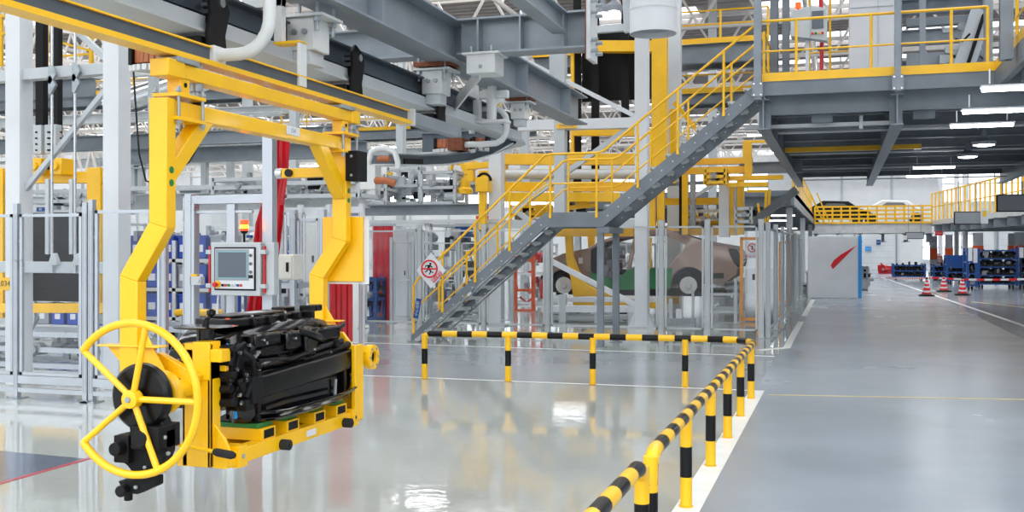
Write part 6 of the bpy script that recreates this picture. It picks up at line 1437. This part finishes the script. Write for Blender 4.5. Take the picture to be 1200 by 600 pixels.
# blue racks with black parts
def parts_rack(short,label,px0,px1,pyt,pyb,n,rows,seed,dep=1.2,panel=False,Yf=None):
    p=fl(px0,pyb); Y=Yf or p.y; a=xat(px0,Y); b=xat(px1,Y); zt=zat((px0+px1)/2,pyt,Y); t=thing('parts_rack',label,'rack',((a+b)/2,Y,0))
    for x in (a,b):
        for y in (Y,Y+dep): zbar(t,(x-.05,y-.05,.12),(x+.05,y+.05,zt),'blue','upright')
    for z in [.2+ (zt-.3)*i/rows for i in range(rows+1)]:
        mb=MB()
        for y in (Y,Y+dep): mb.box((a,y-.03,z-.03),(b,y+.03,z+.03))
        for x in (a,b): mb.box((x-.03,Y,z-.03),(x+.03,Y+dep,z+.03))
        mb.build('shelf_bar','blue',t)
    for x in (a+.15,b-.15):
        for y in (Y+.1,Y+dep-.1): mb=MB(); mb.lathe((x-.03,y,.08),(1,0,0),[(0,.08),(.06,.08)],None,14); mb.build('castor','rubber',t)
    if panel:
        zbar(t,(a+.05,Y-.01,zt*.55),(b-.05,Y+.01,zt),'blue','panel')
    R=random.Random(seed)
    rowh=(zt-.3)/rows
    for r in range(rows):
        z=.24+r*rowh; w_=(b-a-.1)/n
        for k in range(n):
            x0=a+.07+k*w_; mb=MB(); x1=x0+w_*.9; y0=Y+.1
            mb.tube([(x0,y0,z+.1),(x0+w_*.1,y0-.03,z+rowh*.6),(x0+w_*.35,y0,z+rowh*.78),(x0+w_*.7,y0,z+rowh*.7),(x1,y0,z+.14)],.06,'black_gloss',8)
            mb.tube([(x0,y0+.3,z+.1),(x0+w_*.4,y0+.3,z+rowh*.7),(x1,y0+.3,z+.1)],.06,'black_gloss',8)
            mb.box((x0,y0,z),(x1,y0+.8,z+.1),'black'); clutter(mb,(x0+.06,y0-.02,z+.06),(x1-.06,y0+.4,z+rowh*.68),16,R.randint(1,9999),['black_gloss','black','black_matte','black','cast_grey'],.09,.18)
            tag(mb.build('car_part','black',None),'black bent tubular car part stored in the %s'%short,'car part','car parts in the '+short)
    return t
parts_rack('large blue rack','large blue rack at the right edge, full of black bent parts',1147,1192,291,338,3,4,91)
parts_rack('blue rack cut by the picture edge','blue rack cut off by the right edge of the picture',1196,1240,289,338,3,4,92)
parts_rack('narrow blue rack','narrow blue rack with white card left of the large blue rack',1134,1144,291,340,1,3,93)
parts_rack('rack with solid blue upper panel','blue rack with a solid blue upper panel behind the right cone',1110,1131,299,333,2,3,94,panel=True)
parts_rack('low blue rack by the far doors','low blue rack holding black parts, leftmost by the far doors',1047,1084,309,325,5,2,95,Yf=60)
parts_rack('low blue rack behind the nearest cone','low blue rack between the far column and the nearest cone pole',1094,1107,310,325,2,2,96,Yf=60)
for px,py0,py1,Yc,l in ((1137,290,306,44,'white paper card hung on the narrow blue rack'),(1143,291,308,45.2,'white paper card hung between the narrow and the large blue rack'),(1197,290,302,44.0,'white paper card at the right edge on the blue rack')):
    a=onY(px-2.4,py0,Yc); b=onY(px+2.4,py1,Yc); mb=MB(); mb.box((a.x,Yc-.01,b.z),(b.x,Yc+.01,a.z)); tag(mb.build('paper_card','paint_white'),l,'card')
# far columns with orange bands
for px,Yc,wd,l in ((1094,66,.9,'far grey column with orange band behind the low racks'),(1112,62,.9,'grey column with orange band left of the blue panel rack'),(1146,55,1.0,'grey column with orange band behind the large blue rack'),(1196,53,1.1,'wide grey column with orange band at the right edge'),(1186,58,.8,'slimmer column with orange band next to the right edge')):
    x=xat(px,Yc); column_at(x,Yc,wd*.42,l,8.5 if Yc>66 else 2.5,True,(zat(px,300 if px<1120 else 296,Yc)-.2,zat(px,289,Yc)+.05 if px>1120 else zat(px,291,Yc)))
for px,Yc,l in ((1121,66,'slim pale pipe column far behind the right cone'),(1102,70,'slim pale pipe column between the two orange banded columns'),(1131,60,'slim pale pipe column behind the narrow blue rack')):
    x=xat(px,Yc); mb=MB(); mb.cyl((x,Yc,0),(x,Yc,8.6),.14,None,14); tag(mb.build('pipe_upright','paint_white'),l,'column')
# far mezzanine with yellow railing, crossing the hall
ZM=zat(1020,262,62); x0=xat(955,62); x1=xat(1092,62)
t=thing('far_mezzanine','far raised walkway with dense yellow railing crossing at the end of the aisle','platform',((x0+x1)/2,62,ZM-.5))
zbar(t,(x0,62,ZM-.55),(x1,66,ZM),'steel_pale','deck')
mb=MB()
for i in range(6): mb.ibeam((x0+(x1-x0)*i/5,62,ZM-.8),(x0+(x1-x0)*i/5,66,ZM-.8),.25,.5,.03)
mb.build('beam','steel_dark',t)
zr=zat(1020,243,62)
mb=MB()
for k in range(5): mb.box((x0,61.9,ZM+.05+(zr-ZM)*k/4.0-.05),(x1,61.96,ZM+.05+(zr-ZM)*k/4.0+.05))
mb.build('rail','yellow',t)
for i in range(14): x=x0+(x1-x0)*i/13; zbar(t,(x-.05,61.96,ZM),(x+.05,62.02,zr+.05),'yellow','post')
for i,(px,m) in enumerate(((1047,'paint_white'),(1022,'paint_white'),(978,'black_matte'))):
    if i==1: continue
    # white car shells parked on the mezzanine
    x=xat(px,63.5); t=thing('car_shell','%s car standing on the far mezzanine, %s'%('white' if i<2 else 'dark',['near the railing corner','','above the white partition'][i]),'car',(x,64,ZM))
    L=1.3 if i==2 else 1.25; b_=ZM+.3
    mb=MB(); loft(mb,[[(x-L*1.6,yy,b_),(x+L*1.6,yy,b_),(x+L*1.6,yy,b_+.5),(x+L*1.1,yy,b_+.6),(x+L*.6,yy,b_+1.05),(x-L*.5,yy,b_+1.1),(x-L*1.2,yy,b_+.6),(x-L*1.6,yy,b_+.5)] for yy in (63.2,64.8)]); mb.build('body',m,t,bevel=.08)
    mb=MB(); mb.prism([(x-L*.6,b_+.72),(x+L*.6,b_+.72),(x+L*.42,b_+.92),(x-L*.3,b_+.94)],'y',63.18,64.82); mb.build('window','dark_glass',t)
    for dx in (-L,L): 
        for yy in (63.15,64.75): mb=MB(); mb.cyl((x+dx,yy,ZM+.32),(x+dx,yy+.15,ZM+.32),.32,None,18); mb.build('wheel','rubber',t)
# mezzanine arm coming forward on the right with dense railing
xm=xat(1092,62)
railing('dense yellow railing of the side mezzanine coming forward from the far walkway',[(xm,62),(xm+1.3,52),(xm+2.0,46),(xm+2.4,40)],ZM+.15,1.5,.9,.75,r=.045)
t=thing('side_mezzanine','grey side mezzanine running forward along the right, over the hanging signs','platform',(9,50,ZM-.5))
mb=MB(); mb.prism([(xm,62),(xm+1.3,52),(xm+2.0,46),(xm+2.4,40),(20,40),(20,66),(xm,66)],'z',ZM-.1,ZM+.15); mb.build('deck','steel_pale',t)
mb=MB()
for i in range(11): y=40.3+i*2.1; mb.ibeam((xm+2.4-(y-40)*.11,y,ZM-.3),(20,y,ZM-.3),.2,.4,.02)
mb.build('beam','steel_blue',t)
railing('yellow railing farther right on the side mezzanine',[(xm+2.6,44),(xm+4.6,40.4),(xm+9,40.4)],ZM+.15,1.5,1.0,.75,r=.045)
# aisle mezzanine left of it (far, low)
t=frame_thing('far_rail','short yellow slanting rail left of the far mezzanine','railing',58,[(950,228,966,262,2,'yellow_dull','rail'),(957,226,972,260,1.5,'yellow_dull','rail')],base=3)
t=thing('low_deck','long low grey deck with strip lights beneath, receding left of the partition','platform',(-5,36,3.3))
zbar(t,(-9.5,36,3.5),(-1.5,86,3.7),'deck_dark','deck')
for i in range(22):
    y=36.2+i*2.3; mb=MB(); mb.ibeam((-9.5,y,3.33),(-1.5,y,3.33),.16,.34,.02); mb.build('cross_beam','steel_dark',t)
zbar(t,(-1.6,36,3.2),(-1.5,86,3.75),'steel_blue','edge_beam')
for y in (37,50,63,76):
    for x in (-9.3,-1.7): mb=MB(); mb.ibeam((x,y,0.01),(x,y,3.16),.22,.22,.02,up=(0,1,0)); mb.build('support_column','paint_grey',t)
railing('yellow railing along the right edge of the long low deck',[(-1.55,36),(-1.55,60)],3.75,1.0,2.0)
for i,(p0_,p1_,py,l) in enumerate(((903,932,253,'highest'),(899,924,259,'middle'),(912,934,268,'lowest'))):
    tube_light('distant strip light left of the partition, the %s of three'%l,p0_,p1_,py,3.08)
# hanging grey information boards
def board(label,px0,py0,px1,py1,Yb,card=None,rows=True,top=None):
    a=onY(px0,py0,Yb); b=onY(px1,py1,Yb); t=thing('hanging_board',label,'sign',((a.x+b.x)/2,Yb,b.z))
    fr=.035*(b.x-a.x)
    mb=MB(); mb.box((a.x,Yb,b.z),(b.x,Yb+.15,a.z)); mb.build('casing','black_matte',t,bevel=.01)
    mb=MB(); mb.box((a.x+fr,Yb-.01,b.z+fr),(b.x-fr,Yb,a.z-fr)); mb.build('face','signboard',t)
    mb=MB(); zt_=top or 3.35
    for x in (a.x+.15,b.x-.15): mb.cyl((x,Yb+.07,a.z),(x,Yb+.07,max(zt_,a.z+.2)),.02,None,6)
    mb.build('hanger_rod','galv',t)
board('largest grey hanging information board at the right edge',1168,228,1206,248,30,top=3.5)
board('grey hanging information board left of the largest one',1118,248,1150,263,38,top=4)
board('small far grey hanging information board above the low racks',1061,272,1083,280,56,top=4)
for px0,py0,px1,py1,Yb,l in ((1149,245,1158,262,37.9,'white card with yellow square beside the grey hanging board'),(1059,276,1063,281,55.9,'small far white card left of the small hanging board')):
    a=onY(px0,py0,Yb); b=onY(px1,py1,Yb); t=thing('hanging_card',l,'sign',((a.x+b.x)/2,Yb,b.z)); zbar(t,(a.x,Yb,b.z),(b.x,Yb+.03,a.z),'paint_white','card'); zbar(t,(a.x+.06,Yb-.01,(a.z+b.z)/2),(a.x+.06+(b.x-a.x)*.5,Yb,a.z-.06),'yellow','yellow_square')
for px0,py0,px1,py1,Yb,m,l in ((1027,281,1032,287,91.5,'blue','blue sign on the far wall above the grey door'),(1014,289,1021,294,91.5,'blue_bright','pale blue sign on the far wall, lower left'),(1096,271,1105,276,60,'red_sign','red sign between the far columns'),(1089,283,1096,288,65,'paint_white','white sign plate on the far orange banded column')):
    a=onY(px0,py0,Yb); b=onY(px1,py1,Yb); mb=MB(); mb.box((a.x,Yb,b.z),(b.x,Yb+.06,a.z)); mb.box((a.x+.1*(b.x-a.x),Yb-.01,(a.z+b.z)/2),(b.x-.1*(b.x-a.x),Yb,(a.z+b.z)/2+.08*(a.z-b.z)),'paint_white'); tag(mb.build('wall_sign',m),l,'sign')
machine('red and white equipment cluster at the far end of the aisle',1030,312,1044,322,75,97,['red_sign','paint_white','orange','red'],24,.2,.5,frame='red',base=0,dep=1)
machine('orange equipment by the far columns behind the low racks',1092,300,1104,318,66,98,['orange','paint_white','paint_grey'],20,.2,.5,frame='orange',base=0,dep=1)
machine('small dark tools on a stand left of the partition',936,318,946,335,38,99,['black_matte','red','cast_grey'],14,.08,.2,frame='paint_grey',base=0,dep=.5)
machine('dark machine peeping out right of the partition blue edge',1011,312,1016,330,44,100,['black_matte','cast_grey'],14,.12,.3,frame='steel_dark',base=0,dep=.8)
